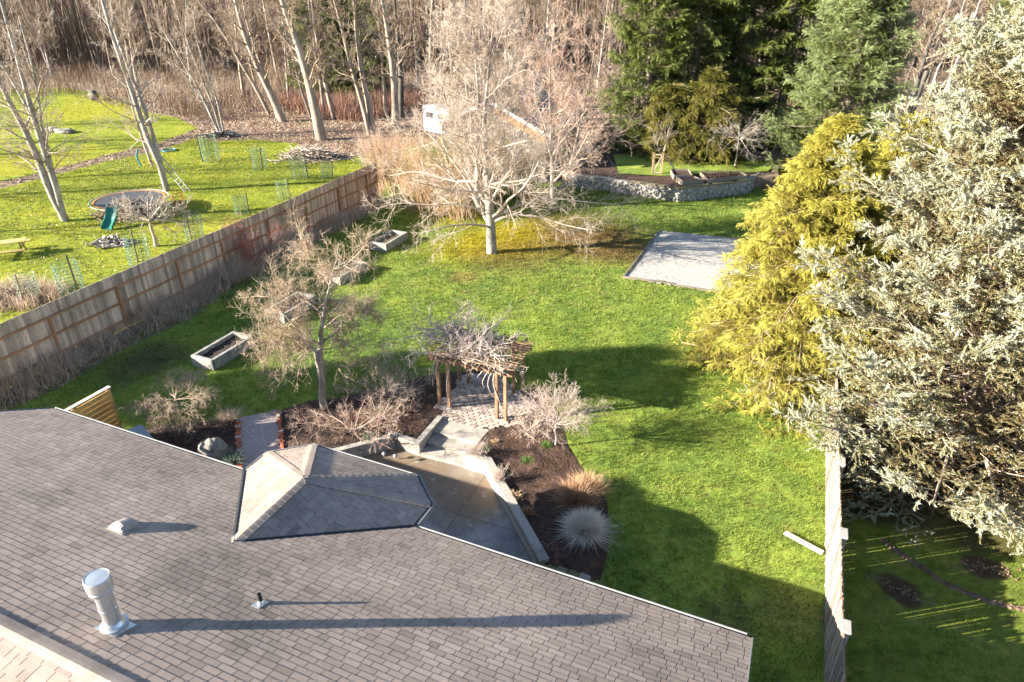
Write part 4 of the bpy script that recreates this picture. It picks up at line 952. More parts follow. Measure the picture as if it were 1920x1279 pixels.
# slide
sa, sb_ = g(213, 389, 1.05), g(201, 430, .08); sl = empty('garden_slide', (sb_[0], sb_[1], 0), label='green plastic slide resting against the trampoline', cat='slide'); n_ = 14; V = []; F = []
for i in range(n_+1):
    t = i/n_; p = lerp(sa, sb_, t); z = 1.05*(1-t)**1.25+.10*math.sin(t*9)*.4+.08; d = nz(A3(*(sb_-sa)[:2], 0)); s_ = A3(-d[1], d[0], 0)
    for x, zz in ((-.36, .17), (-.30, .17), (-.28, 0), (.28, 0), (.30, .17), (.36, .17), (.34, -.03), (-.34, -.03)): V.append(A3(p[0], p[1], z)+s_*x+A3(0, 0, zz))
F = np.array([(i*8+j, i*8+(j+1) % 8, (i+1)*8+(j+1) % 8, (i+1)*8+j) for i in range(n_) for j in range(8)]); npobj('chute', np.array(V)-A3(sb_[0], sb_[1], 0), F, M['teal'], sl, smooth=False)
# red frame and ladder
pa = g(330, 396); mb = MB()
for q in (0, .45): mb.tube([pa+A3(q*.9, q, 0), pa+A3(q*.9, q, 1.15)], .03, 6)
for z in (.3, .6, .9, 1.13): mb.tube([pa+A3(0, 0, z), pa+A3(.4, .45, z)], .025, 6)
mb.build('step_frame', M['red'], label='red metal step frame at the right edge of the trampoline', cat='steps')
la, lb = g(354, 362), g(300, 282, 4.0); lb = gy(292, 287, la[1]+1.2); ld = nz(lb-la); ls = nz(np.cross(ld, A3(0, 1, .2)))*.22; lad = empty('ladder', tuple(la), label='aluminium ladder leaning into the birch clump above the trampoline', cat='ladder'); LL = np.linalg.norm(lb-la)
for q in (-1, 1): mb = MB(); mb.tube([la+ls*q, lb+ls*q], .04, 6); rel(mb, la).build('side_rail', M['wire'], lad)
for i in range(1, int(LL/.32)): mb = MB(); mb.tube([la+ld*i*.32-ls, la+ld*i*.32+ls], .02, 5); rel(mb, la).build('rung', M['wire'], lad)
# picnic table
c = g(18, 478); td = nz(g(46, 462, .75)-g(-20, 470, .75)); tn = A3(-td[1], td[0], 0); pt = empty('picnic_table', tuple(c), label='yellowish wooden picnic table at the left edge of the lawn', cat='picnic table')
mb = MB()
for k in range(5): mb.box(c+tn*(.0+k*.15-.3)+A3(0, 0, .76), 2.0, .13, .04, td, t=.5+.3*r.random())
rel(mb, c).build('tabletop', M['table'], pt)
for q in (-.85, .85):
    mb = MB(); mb.box(c+tn*q+A3(0, 0, .45), 2.0, .28, .05, td, t=.7); rel(mb, c).build('bench_seat', M['table'], pt)
    for s_ in (-1, 1): mb = MB(); mb.bar(c+td*s_*.7+tn*q*.8+A3(0, 0, 0), c+td*s_*.7+tn*q*.2+A3(0, 0, .74), .05, .10); rel(mb, c).build('leg', M['table'], pt)
for s_ in (-1, 1): mb = MB(); mb.bar(c+td*s_*.7-tn*.9+A3(0, 0, .40), c+td*s_*.7+tn*.9+A3(0, 0, .40), .05, .09); rel(mb, c).build('brace', M['table'], pt)
# wire tree cages
def cage(name_mat, R_, h_, k=12):
    mb = MB(); z0_ = A3(0, 0, 0)
    for i in range(k): a = i*2*math.pi/k; mb.tube([A3(R_*math.cos(a), R_*math.sin(a), 0), A3(R_*math.cos(a)*r.uniform(.97, 1.03), R_*math.sin(a), h_)], .013, 3)
    for j in range(10): ring(mb, z0_, R_, .009, .02+(h_-.03)*j/9, 14)
    return mb
cg0 = empty('tree_cage', (0, 0, 0)); cw = cage(None, .5, 1.5).build('wire_cylinder', M['mesh'], cg0)
mb = MB(); mb.box((.52, 0, .85), .06, .06, 1.7, (1, 0, 0)); cs = mb.build('stake', M['timber'], cg0)
sap = [(397, 302, 1.35, 'wire tree cage beside the leaning multi stemmed clump'), (488, 318, 1.1, 'tree cage left of the two cages near the brush heap'), (563, 335, 1.15, 'tree cage directly below the brush heap'), (686, 308, .95, 'tree cage farthest back beside the fence end'),
       (614, 336, .8, 'low cage with its top just over the fence below the brush heap'), (533, 372, .8, 'low cage over the fence right of the trampoline shadow'), (455, 403, .85, 'low cage by the fence near the dead fruit tree'), (366, 447, 1.0, 'leaning green cage right of the dead fruit tree'),
       (264, 497, 1.1, 'green cage between the log ring and the fence'), (140, 553, 1.1, 'green cage near the fence at the left'), (60, 565, .9, 'sagging green cage in the dead grass patch')]
for i, (x, y, sc, lb) in enumerate(sap):
    if i == 0: e = cg0
    else:
        e = cg0.copy(); S.collection.objects.link(e)
        for ch in (cw, cs): q = ch.copy(); S.collection.objects.link(q); q.parent = e
    e.location = g(x, y); e.rotation_euler = (r.uniform(-.06, .06), r.uniform(-.06, .06), r.random()*6); e.scale = (sc, sc, sc); props(e, lb, 'tree cage', 'wire cages round young trees')
# heaps of sticks, logs and stones
def sticks(name, x, y, n_, rx, ry, hh, L, rad, m, label, cat, seed):
    R__ = np.random.RandomState(seed); c = g(x, y); u = R__.normal(size=(n_, 2))*.45; rr2 = np.clip(1-(u**2).sum(1), .0, 1)
    p = c+np.stack([u[:, 0]*rx, u[:, 1]*ry, rr2*hh*R__.rand(n_)+.05], 1); a = R__.rand(n_)*6.28; d = np.stack([np.cos(a), np.sin(a), R__.normal(size=n_)*.22], 1); l = L*R__.uniform(.5, 1.3, n_)
    P = walk(p-d*l[:, None]/2, d, l, 4, .12, 0, R__); P[..., 2] = np.maximum(P[..., 2], .03); V, F = tubes(P, (rad*R__.uniform(.4, 1.3, n_))[:, None]*np.array([[1, .95, .9, .7]]), 5)
    return npobj(name, V-c, F, M[m], smooth=False, label=label, cat=cat)if False else props(_at(npobj(name, V-c, F, M[m]), c), label, cat)
def _at(o, c): o.location = c; return o
sticks('brush_heap', 580, 297, 420, 2.4, 1.5, .9, 1.5, .035, 'pale_t', 'heap of pale cut sticks on the grass near the tall trunks', 'brush heap', 1)
sticks('brush_heap', 245, 404, 500, 1.9, .9, .9, 1.3, .025, 'forest_t', 'heap of brown brush piled below the trampoline', 'brush heap', 2)
sticks('brush_heap', 1425, 318, 900, 3.6, 2.2, 1.3, 2.0, .035, 'pink_t', 'orange brown brush heap beside the raised terrace', 'brush heap', 3)
sticks('log_pile', 208, 458, 90, 1.2, .7, .35, .7, .07, 'birch', 'low ring of split logs on a bare patch of grass', 'log pile', 4)
sticks('log_pile', 418, 256, 60, 1.6, .8, .5, 1.0, .10, 'grey', 'stacked cut logs at the foot of the leaning clump', 'log pile', 5)
sticks('brush_heap', 25, 560, 500, 2.0, 1.1, .4, 1.0, .02, 'forest_t', 'flattened heap of dead stalks by the fence at far left', 'brush heap', 6)
for i, (x, y, a, b_, lb) in enumerate(((178, 188, .55, .8, 'dark ragged stump at the edge of the far grass'), (98, 246, .8, .25, 'flat grey boulder in the far grass, left of the pair'), (122, 249, 1.0, .3, 'flat grey boulder in the far grass, right of the pair'))):
    V, F = rock((0, 0, b_*.5), a, a*.7, b_, 40+i, 3, .3); props(_at(npobj('tree_stump' if i == 0 else 'boulder', V, F, M['forest_d'] if i == 0 else M['boulder'], smooth=True), g(x, y)), lb, 'stump' if i == 0 else 'boulder')
c = g(317, 283); mb = MB(); ring(mb, A3(0, 0, 0), .55, .06, .07, 20); props(_at(mb.build('plastic_hoop', M['blue']), c), 'small turquoise hoop lying on the neighbours grass', 'hoop')
q0 = g(262, 312); mb = MB(); P_ = [gy(258, 280, q0[1])-q0, gy(256, 292, q0[1])-q0, gy(260, 303, q0[1])-q0, gy(265, 311, q0[1])-q0]; mb.tube(P_, .07, 8); props(_at(mb.build('hanging_strap', M['blue']), q0), 'blue plastic strap hanging beside the birch clump', 'strap')
# ================================================================== PLANTS
RS = np.random.RandomState
def proj(P):
    D = np.atleast_2d(P)-A3(0, 0, CH); de = D@A3(0, cT, -sT)
    return 960+FPX*D[:, 0]/de, 639.5-FPX*(D@A3(0, sT, cT))/de
def tree_obj(name, base, trunkP, trunkR, CV, CF, mt, mc, label, cat, group=None, sides=9, rz=0.):
    """Empty at the base with a trunk and a crown"""
    base = A3(*base); e = empty(name, tuple(base), rz, label=label, cat=cat, group=group)
    V, F = tubes(trunkP, trunkR, sides); npobj('trunk', V-base, F, mt, e, smooth=True)
    npobj('crown', CV-base, CF, mc, e, smooth=True); return e
def stems_px(lists, Y, rads, n=12, dY=None):
    Ps, Rs = [], []
    for i, L in enumerate(lists):
        P = []
        for k, q in enumerate(L): P.append(gy(q[0], q[1], Y+(dY[i]*k/(len(L)-1) if dY else 0)))
        a, b = resample(P, rads[i], n); Ps.append(a); Rs.append(b)
    return np.stack(Ps), np.stack(Rs)
def jitter(P, a, r): Q = P.copy(); m = Q[:, 1:-1]; m += r.normal(size=m.shape)*a; return Q

# ---- the big bare tree in the middle of the yard
r_ = RS(11); b0 = g(922, 474); Y = b0[1]
tP, tR = stems_px([[(922, 476), (921, 440), (919, 408), (917, 372), (911, 306), (908, 262), (908, 222), (914, 160), (920, 90), (930, 10)],
                   [(920, 440), (917, 410), (902, 392), (891, 375), (896, 331), (894, 281), (896, 230), (897, 170), (890, 100), (884, 20)]], Y, [[.30, .25, .22, .16, .12, .085, .045, .02], [.2, .18, .14, .12, .09, .06, .035, .02]], 16, dY=[0, .6])
lP, lR = stems_px([[(919, 385), (940, 340), (970, 306), (1000, 275), (1015, 240)], [(892, 372), (870, 331), (835, 284), (805, 252), (775, 232)], [(921, 418), (956, 402), (1010, 407), (1070, 425), (1110, 432)], [(905, 395), (860, 380), (800, 385), (745, 380), (705, 392)],
                   [(912, 330), (950, 290), (985, 240), (1000, 190)], [(895, 300), (865, 250), (835, 190), (820, 140)], [(919, 425), (880, 420), (830, 425), (790, 440)], [(921, 412), (965, 385), (1040, 372), (1110, 380), (1170, 385)], [(895, 340), (850, 340), (780, 320), (730, 330)]],
                  Y, [[.085, .06, .036, .018]]*9, 9, dY=[-2, 1.5, -2.5, -1, 2, -1.5, -3, 1.0, 2])
s1, q1 = spawn(tP, tR, 30, .16, .98, 35, 80, .42, .60, 9, .09, .035, .36, r_, .012)
l1 = np.concatenate([lP, s1]); l1r = np.concatenate([lR, q1])
parts = [tubes(l1, l1r, 6)]
CVp = crown(l1, l1r, [dict(k=10, t0=.15, t1=1., a0=25, a1=62, L=.46, tl=.40, n=7, wig=.10, up=.05, rr=.5, rmin=.010, sides=4), dict(k=8, t0=.12, t1=1., a0=22, a1=58, L=.52, tl=.35, n=5, wig=.11, up=.06, rr=.5, rmin=.0075), dict(k=6, t0=.12, t1=1., a0=20, a1=50, L=.62, tl=.25, n=4, wig=.10, up=.07, rr=.6, rmin=.0070)], r_)
V, F = join([parts[0], CVp]); tree_obj('bare_tree', b0, tP, tR, V, F, M['grey'], M['pale_t'], 'biggest bare pale barked tree, standing alone in the middle of the lawn', 'tree', sides=12)
# ---- the second bare tree by the shed
r_ = RS(12); b0 = g(1036, 392); Y = b0[1]
tP, tR = stems_px([[(1036, 392), (1036, 331), (1034, 281), (1034, 235), (1030, 180), (1032, 110), (1040, 45)], [(1037, 380), (1056, 345), (1070, 310), (1080, 265), (1092, 215), (1105, 150), (1115, 90)], [(1035, 300), (1022, 250), (1005, 200), (1000, 140), (995, 80)]], Y, [[.20, .16, .12, .08, .04, .02], [.14, .10, .08, .05, .03, .015], [.10, .07, .05, .03, .015]], 14, dY=[0, 1.5, -1])
s1, q1 = spawn(tP, tR, 19, .15, .98, 35, 80, .42, .5, 8, .10, .06, .45, r_, .014)
V, F = join([tubes(s1, q1, 5), crown(s1, q1, [dict(k=8, t0=.12, t1=1., a0=25, a1=60, L=.5, tl=.40, n=6, wig=.10, up=.07, rr=.5, rmin=.012, sides=3), dict(k=6, t0=.12, t1=1., a0=22, a1=52, L=.52, tl=.35, n=5, wig=.10, up=.07, rr=.6, rmin=.007), dict(k=4, t0=.12, t1=1., a0=20, a1=45, L=.6, tl=.3, n=3, wig=.1, up=.06, rr=.7, rmin=.010)], r_)])
tree_obj('bare_tree', b0, tP, tR, V, F, M['grey'], M['pink_t'], 'pinkish twigged bare tree between the shed and the biggest bare tree', 'tree')
# ---- the lichen tree left of the pergola
r_ = RS(13); b0 = g(608, 766); Y = b0[1]
tP, tR = stems_px([[(608, 766), (603, 715), (598, 670), (603, 610), (612, 560), (622, 520), (628, 490), (635, 455)], [(604, 725), (598, 685), (590, 655), (562, 622), (545, 600), (520, 575), (495, 545)], [(600, 690), (606, 640), (640, 610), (665, 590), (690, 578)]], Y, [[.15, .125, .10, .08, .05, .03, .015], [.09, .075, .055, .04, .02], [.06, .045, .03, .015]], 13, dY=[.3, -.6, .8])
lP, lR = stems_px([[(618, 535), (600, 500), (575, 470), (560, 440)], [(625, 505), (650, 490), (675, 470), (690, 460)], [(600, 650), (560, 655), (510, 640), (470, 650)], [(604, 600), (570, 560), (530, 530), (490, 520)], [(603, 655), (640, 650), (690, 640)], [(560, 620), (520, 610), (480, 590)], [(598, 668), (640, 690), (690, 672), (720, 660)], [(545, 600), (520, 640), (490, 665)], [(590, 655), (540, 690), (510, 700), (500, 715)]], Y, [[.032, .024, .016, .010]]*9, 8, dY=[1, -.8, -1.2, 1.2, 1.3, -1.8, .5, -.8, -.4])
lP = jitter(lP, .06, r_); tP = jitter(tP, .03, r_)
s1, q1 = spawn(tP, tR, 9, .40, .98, 45, 88, .28, .3, 8, .16, .0, .5, r_, .010)
l1 = np.concatenate([lP, s1]); l1r = np.concatenate([lR, q1])
V, F = join([tubes(l1, l1r, 5), crown(l1, l1r, [dict(k=12, t0=.12, t1=1., a0=30, a1=72, L=.50, tl=.3, n=6, wig=.22, up=.03, rr=.6, rmin=.008, sides=4), dict(k=9, t0=.10, t1=1., a0=30, a1=68, L=.50, tl=.2, n=5, wig=.22, up=.05, rr=.65, rmin=.006), dict(k=5, t0=.12, t1=1., a0=25, a1=60, L=.6, tl=.2, n=4, wig=.18, up=.05, rr=.7, rmin=.0045)], r_)])
tree_obj('lichen_tree', b0, tP, tR, V, F, M['grey'], M['lichen_t'], 'spreading lichen covered bare tree in front of the row of concrete planters', 'tree')

# ---- shrubs
def bush(name, c, n0, h, spread, mats, label, cat, seed, levels=3, wig=.14, up=.06, r0=.018, kk=(6, 5, 4), a=(20, 80), L2=.5, weep=0., group=None, trunk=None, rmin=.004):
    r_ = RS(seed); c = A3(*c); top = c if trunk is None else c+A3(0, 0, trunk)
    az = np.arange(n0)*2.4+r_.rand(n0); el = np.radians(90-r_.uniform(a[0], a[1], n0)); d = np.stack([np.cos(az)*np.cos(el)*spread, np.sin(az)*np.cos(el)*spread, np.sin(el)], 1)
    L = h*r_.uniform(.75, 1.1, n0)*np.linalg.norm(d, axis=1)
    P = walk(np.repeat(top[None], n0, 0)+r_.normal(size=(n0, 3))*A3(.05, .05, 0)*(1 if trunk is None else .3), d, L, 7, wig, up-weep, r_); R = np.full(n0, r0)[:, None]*np.linspace(1, .4, 7)
    lv = [dict(k=kk[i], t0=.2, t1=1., a0=22, a1=60, L=L2, tl=.35, n=5 if i == 0 else 4, wig=wig, up=up-weep*1.3, rr=.6, rmin=rmin, sides=3) for i in range(levels)]
    V, F = join([tubes(P, R, 5), crown(P, R, lv, r_)]); V[:, 2] = np.maximum(V[:, 2], .02)
    e = empty(name, tuple(c), label=label, cat=cat, group=group)
    if trunk is not None:
        tp = np.stack([c+A3(0, 0, -.03), c+A3(.03, .02, trunk*.35), c+A3(-.02, 0, trunk*.7), top+A3(0, 0, .05)])[None]; tv, tf = tubes(tp, np.array([[1.5, 1.15, 1.05, .9]])*r0*1.6, 8); npobj('trunk', tv-c, tf, mats[0], e, smooth=True)
    npobj('branches', V-c, F, mats[1], e, smooth=True); return e
bush('round_shrub', g(1041, 838), 24, 1.15, 1.25, (M['grey'], M['heather']), 'silvery round headed shrub tree at the right corner of the mulch', 'shrub', 21, trunk=.95, r0=.016, rmin=.0035, kk=(8, 7, 5), a=(5, 78), up=.04, wig=.1)
bush('weeping_shrub', g(345, 806), 16, 1.25, 1.2, (M['lichen_t'], M['lichen_t']), 'small weeping umbrella shaped tree in the bed beside the hot tub', 'tree', 22, trunk=1.25, r0=.014, kk=(9, 8, 6), a=(40, 95), up=.02, weep=.10, wig=.16)
bush('twiggy_shrub', g(738, 745), 15, 1.45, 1.4, (M['lichen_t'], M['pale_t']), 'pale spreading twiggy shrub behind the urn, left of the pergola', 'shrub', 23, kk=(7, 6, 5), a=(15, 75), wig=.18, up=.0)
bush('twiggy_shrub', g(668, 808), 14, 1.25, 1.7, (M['pink_t'], M['pink_t']), 'low pinkish twiggy shrub on dark mulch behind the low wall', 'shrub', 24, kk=(7, 6, 6), a=(25, 85), wig=.2, up=-.01)
bush('twiggy_shrub', g(720, 790), 8, .8, 1.4, (M['pink_t'], M['pale_t']), 'small bare shrub between the two bigger twiggy ones', 'shrub', 25, kk=(6, 5, 4), a=(25, 80), wig=.2, up=.0)
bush('twiggy_shrub', g(987, 808), 9, .7, 1.2, (M['pink_t'], M['pink_t']), 'small pink grey shrub at the foot of the silvery round one', 'shrub', 26, kk=(6, 5, 4), a=(20, 75), up=.02)
bush('heather_clump', g(896, 858), 26, .55, .8, (M['heather'], M['heather']), 'white stemmed clump at the top of the right patio wall', 'plant', 27, kk=(5, 4, 3), a=(5, 60), up=.08, r0=.010, levels=2)
bush('heather_clump', g(936, 905), 26, .55, .8, (M['heather'], M['heather']), 'white stemmed clump leaning over the outside of the long patio wall', 'plant', 28, kk=(5, 4, 3), a=(5, 55), up=.08, r0=.010, levels=2)
bush('red_shrub', g(1040, 1048), 12, .5, 1., (M['redstem'], M['redstem']), 'tiny dark red shrub above the mossy blocks', 'shrub', 29, kk=(5, 4, 3), a=(10, 70), up=.04, r0=.01)
for i, (x, y, s_, lb) in enumerate(((352, 815, .6, 'tangled bare shrub under the weeping tree'), (418, 800, .5, 'dry tan shrub beside the left brick edging'), (300, 822, .6, 'dark tangled shrub next to the hot tub'), (375, 842, .45, 'low dark shrub behind the boulder'))):
    bush('bed_shrub', g(x, y), 12, s_, 1.3, (M['forest_t'], M['forest_t']), lb, 'shrub', 50+i, kk=(6, 5, 4), a=(20, 85), r0=.01, up=.0)
bush('fence_shrub', fp((g(450, 500)-FB)@fd, .5), 14, 2.7, .8, (M['redtip'], M['redtip']), 'red twigged shrub reaching above the top of the long board fence', 'shrub', 31, kk=(6, 5, 4), a=(5, 50), up=.04, r0=.02)
bush('bare_sapling', g(1378, 312, TZ), 24, 1.9, 1.2, (M['grey'], M['grey']), 'small bare weeping fruit tree against the dark evergreens', 'tree', 32, trunk=2.1, kk=(6, 4, 3), a=(20, 110), up=.0, weep=.05, r0=.03, rmin=.008)
bush('bare_sapling', g(1240, 300, TZ), 6, 3.4, .6, (M['grey'], M['grey']), 'thin bare sapling behind the white framed gate', 'tree', 33, kk=(5, 4, 3), a=(5, 40), up=.02, r0=.035, rmin=.008)
bush('dead_fruit_tree', g(293, 462), 12, 1.7, 1.25, (M['grey'], M['grey']), 'gnarled dead fruit tree in front of the trampoline', 'tree', 34, trunk=1.5, kk=(7, 5, 5), a=(20, 90), wig=.2, up=.01, r0=.06, rmin=.011)
r_ = RS(77)
TK = .72
def birch(base, lists, rads, name, label, seed, mt, mc, k1=11, up=.04, dY=None, L1=.22, rm=1., group=None, cat='tree', sub=(6, 5, 4), t0=.25):
    r_ = RS(seed); b0 = g(*base); Y = b0[1]
    rads = [[q*TK for q in z] for z in rads]; tP, tR = stems_px(lists, Y, rads, 14, dY); s1, q1 = spawn(tP, tR, k1, t0, .98, 30, 70, L1, .4, 8, .12, up, .38, r_, .018*rm)
    lv = [dict(k=sub[0], t0=.15, t1=1., a0=25, a1=60, L=.5, tl=.4, n=6, wig=.13, up=up, rr=.5, rmin=.013*rm, sides=3), dict(k=sub[1], t0=.15, t1=1., a0=22, a1=55, L=.55, tl=.3, n=4, wig=.14, up=up*.5, rr=.6, rmin=.010*rm), dict(k=sub[2], t0=.15, t1=1., a0=22, a1=50, L=.6, tl=.3, n=3, wig=.12, up=0, rr=.7, rmin=.008*rm)]
    if sub[2] == 0: lv = lv[:2]
    V, F = join([tubes(s1, q1, 5), crown(s1, q1, lv, r_)])
    return tree_obj(name, b0, tP, tR, V, F, mt, mc, label, cat, group)
birch((122, 414), [[(124, 416), (92, 355), (70, 295), (45, 240), (22, 200), (-5, 145), (-40, 60)], [(120, 412), (105, 350), (85, 290), (60, 210), (35, 120), (15, 50), (-5, -20)], [(118, 412), (98, 330), (76, 250), (40, 180), (10, 130), (-20, 90)], [(110, 380), (95, 300), (78, 230), (70, 170), (55, 100), (35, 30)]], [[.34, .29, .24, .18, .1], [.30, .26, .20, .13, .08], [.22, .18, .13, .08], [.14, .12, .09, .05]],
      'birch_tree', 'multi stemmed white birch nearest the left edge, leaning left', 41, M['birch'], M['birch_t'], k1=11, L1=.24)
birch((312, 358), [[(314, 360), (300, 310), (277, 260), (262, 215), (240, 150), (215, 80), (190, -5)], [(313, 356), (298, 290), (270, 200), (250, 150), (222, 80), (200, 20), (185, -40)], [(286, 312), (270, 270), (252, 215), (238, 165), (225, 140)]], [[.32, .28, .23, .18, .12], [.24, .2, .16, .1, .06], [.15, .12, .08, .05]],
      'birch_tree', 'white birch pair with the ladder leaning in it, behind the trampoline', 42, M['birch'], M['birch_t'], k1=12, L1=.24, dY=[0, 1.5, .5])
birch((415, 255), [[(412, 252), (395, 215), (372, 165), (350, 130), (320, 80), (288, 30)], [(416, 252), (402, 205), (380, 150), (355, 90), (340, 40)], [(420, 250), (408, 190), (385, 130), (370, 80), (362, 20)], [(410, 250), (392, 200), (360, 160), (330, 120), (290, 90)]], [[.2, .16, .12, .06], [.18, .14, .1, .05], [.16, .12, .08, .05], [.14, .11, .07, .04]],
      'alder_clump', 'clump of four thin alder stems leaning left above stacked logs', 43, M['birch'], M['birch_t'], k1=9, L1=.28)
# traced trunks along the edge of the wood
edge = [((506, 215), [(506, 216), (480, 165), (455, 125), (430, 80), (400, 35), (370, 0), (340, -40)], .26, 'dark slender trunk forking towards the upper left'),
        ((532, 228), [(532, 230), (512, 185), (485, 130), (462, 75), (445, 20), (432, -40)], .52, 'stout pale trunk with a mossy foot, left of the tallest one'),
        ((522, 222), [(522, 222), (503, 160), (480, 95), (462, 40), (450, -30)], .28, 'thin trunk half hidden behind the stout pale one'),
        ((603, 262), [(603, 264), (592, 210), (578, 150), (562, 95), (545, 50), (528, 0), (515, -50)], .66, 'thickest grey brown trunk at the near edge of the wood'),
        ((583, 220), [(583, 221), (565, 170), (550, 110), (533, 50), (520, 0)], .26, 'thin trunk just left of the thickest one'),
        ((626, 222), [(626, 222), (612, 165), (600, 110), (590, 50), (583, -10)], .36, 'straight trunk right of the thickest one'),
        ((608, 215), [(608, 216), (600, 150), (590, 90), (580, 20), (575, -40)], .22, 'slim trunk glimpsed between two thicker ones'),
        ((693, 252), [(694, 254), (682, 205), (660, 130), (648, 85), (635, 30), (620, -20)], .34, 'bent trunk with a fork at half height, paired with a straighter one'),
        ((700, 250), [(700, 252), (690, 190), (677, 130), (668, 60), (664, 0), (660, -50)], .42, 'straighter partner of the bent forked trunk'),
        ((742, 238), [(742, 240), (740, 170), (734, 110), (725, 50), (716, 0), (712, -40)], .52, 'tall warm lit trunk near the left side of the big bare tree'),
        ((752, 225), [(752, 226), (752, 150), (748, 90), (742, 30), (738, -30)], .45, 'dark shaded trunk right behind the warm lit one'),
        ((722, 215), [(722, 216), (720, 160), (714, 90), (708, 30), (705, -30)], .24, 'slender trunk left of the warm lit one'),
        ((455, 178), [(455, 178), (450, 120), (440, 70), (430, 20), (425, -20)], .24, 'small straight trunk standing in the thicket left of the stout ones'),
        ((949, 140), [(949, 140), (949, 100), (948, 50), (946, 0)], .40, 'far trunk seen through the crown of the big bare tree'),
        ((1700, 218), [(1700, 218), (1716, 170), (1730, 120), (1745, 75), (1770, 20)], .48, 'thick dark trunk leaning right, between the two spruces'),
        ((1708, 212), [(1708, 213), (1728, 160), (1748, 110), (1765, 60), (1785, 0)], .44, 'pale lit trunk right of the thick dark leaning one'),
        ((1695, 165), [(1695, 165), (1710, 125), (1722, 90), (1735, 50), (1750, 0)], .26, 'thin pale trunk left of the thick dark leaning one'),
        ((1762, 205), [(1762, 206), (1785, 140), (1810, 80), (1828, 30), (1845, -20)], .32, 'long white trunk leaning right near the blue spruce'),
        ((1740, 190), [(1740, 190), (1758, 130), (1785, 80), (1800, 30), (1815, -20)], .22, 'thin white trunk left of the long white leaning one')]
for i, (b, L, rr0, lb) in enumerate(edge):
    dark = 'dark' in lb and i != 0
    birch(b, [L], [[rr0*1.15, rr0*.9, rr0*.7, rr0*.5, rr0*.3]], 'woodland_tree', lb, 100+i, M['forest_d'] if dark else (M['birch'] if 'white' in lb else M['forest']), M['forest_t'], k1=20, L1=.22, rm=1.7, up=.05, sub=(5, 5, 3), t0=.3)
# prototypes for the wood behind
def forest_proto(seed, h, mt):
    r_ = RS(seed); P = walk(np.zeros((1, 3)), A3(r_.normal()*.05, r_.normal()*.05, 1)[None], np.array([h]), 12, .035, .02, r_); R = np.linspace(.26, .04, 12)[None]*h/18
    s1, q1 = spawn(P, R, 26, .25, .98, 25, 65, .26, .5, 7, .12, .05, .4, r_, .025)
    V, F = join([tubes(s1, q1, 4), crown(s1, q1, [dict(k=7, t0=.15, t1=1., a0=22, a1=55, L=.5, tl=.35, n=5, wig=.13, up=.04, rr=.55, rmin=.018), dict(k=7, t0=.15, t1=1., a0=22, a1=55, L=.55, tl=.3, n=4, wig=.13, up=.02, rr=.7, rmin=.013)], r_)])
    e = empty('woodland_tree', (0, 0, 0)); tv, tf = tubes(P, R, 7); t = npobj('trunk', tv, tf, mt, e, smooth=True); c = npobj('crown', V, F, M['forest_t'], e, smooth=True); return e, t, c
protos = [forest_proto(200+i, (15, 18, 20, 17, 22, 13)[i], M['forest'] if i % 3 else M['birch']) for i in range(6)]
r_ = RS(9); placed = []
xb = [-600, 130, 240, 370, 450, 760, 900, 1120, 1500, 1640, 1800, 2600]; yb = [150, 150, 175, 195, 200, 205, 200, 190, 200, 195, 170, 160]
tries = 0
while len(placed) < 165 and tries < 20000:
    tries += 1; Yq = 66+95*r_.rand()**.9; Xq = r_.uniform(-.86, .86)*Yq; px, py = proj(A3(Xq, Yq, 0)); px, py = px[0], py[0]
    if py > np.interp(px, xb, yb): continue
    if any((Xq-a)**2+(Yq-b)**2 < 9 for a, b in placed): continue
    if 1130 < px < 1680 and Yq < 84: continue
    placed.append((Xq, Yq))
for i, (X, Y) in enumerate(placed):
    e, t, c = protos[i % 6]
    if i >= 6:
        e2 = e.copy(); S.collection.objects.link(e2)
        for ch in (t, c): q = ch.copy(); S.collection.objects.link(q); q.parent = e2
        e = e2
    sc = r_.uniform(.75, 1.15)*(1 if X > -20 else .85); e.location = (X, Y, 0); e.rotation_euler = (r_.normal()*.03, r_.normal()*.03, r_.rand()*6.28); e.scale = (sc, sc, sc)
    props(e, 'leafless brown tree standing in the dense wood behind the gardens', 'tree', 'leafless trees of the wood')

# ---- thickets, far wood, grasses: what nobody could count
def blades(P, H, Wd, r_, lean=.35, seg=1, bend=.3, az=None):
    """upright tapered blades; seg 1 = one triangle each, more = a bent strip"""
    n = len(P); a = r_.rand(n)*6.28; s = np.stack([np.cos(a), np.sin(a), np.zeros(n)], 1); la = r_.rand(n)*6.28 if az is None else az
    ld = np.stack([np.cos(la), np.sin(la), np.zeros(n)], 1)*(np.abs(r_.normal(size=n))*lean)[:, None]
    rings = []
    for k in range(seg+1):
        t = k/seg; c = P+(A3(0, 0, 1)[None]*t+ld*(t*(1-bend)+t*t*bend))*H[:, None]-A3(0, 0, 1)*(ld**2).sum(1)[:, None]*.3*t*t*H[:, None]*bend
        if k < seg: w_ = (Wd*(1-.6*t))[:, None]; rings += [c-s*w_/2, c+s*w_/2]
        else: rings.append(c)
    m = len(rings); V = np.stack(rings, 1).reshape(-1, 3); b = np.arange(n)*m; F = []
    for k in range(seg-1): F += [np.stack([b+2*k, b+2*k+1, b+2*k+3], 1), np.stack([b+2*k, b+2*k+3, b+2*k+2], 1)]
    F.append(np.stack([b+2*seg-2, b+2*seg-1, b+2*seg], 1)); T = np.tile(np.linspace(.2, 1, m), n)*np.repeat(r_.uniform(.5, 1.2, n), m)
    return V, np.concatenate(F), np.clip(T, 0, 1)
def scatter(n, xr, yr, cond, r_):
    out = np.zeros((0, 2))
    while len(out) < n:
        Q = np.stack([r_.uniform(*xr, n*2), r_.uniform(*yr, n*2)], 1); out = np.concatenate([out, Q[cond(Q)]])
    return np.concatenate([out[:n], np.zeros((n, 1))], 1)
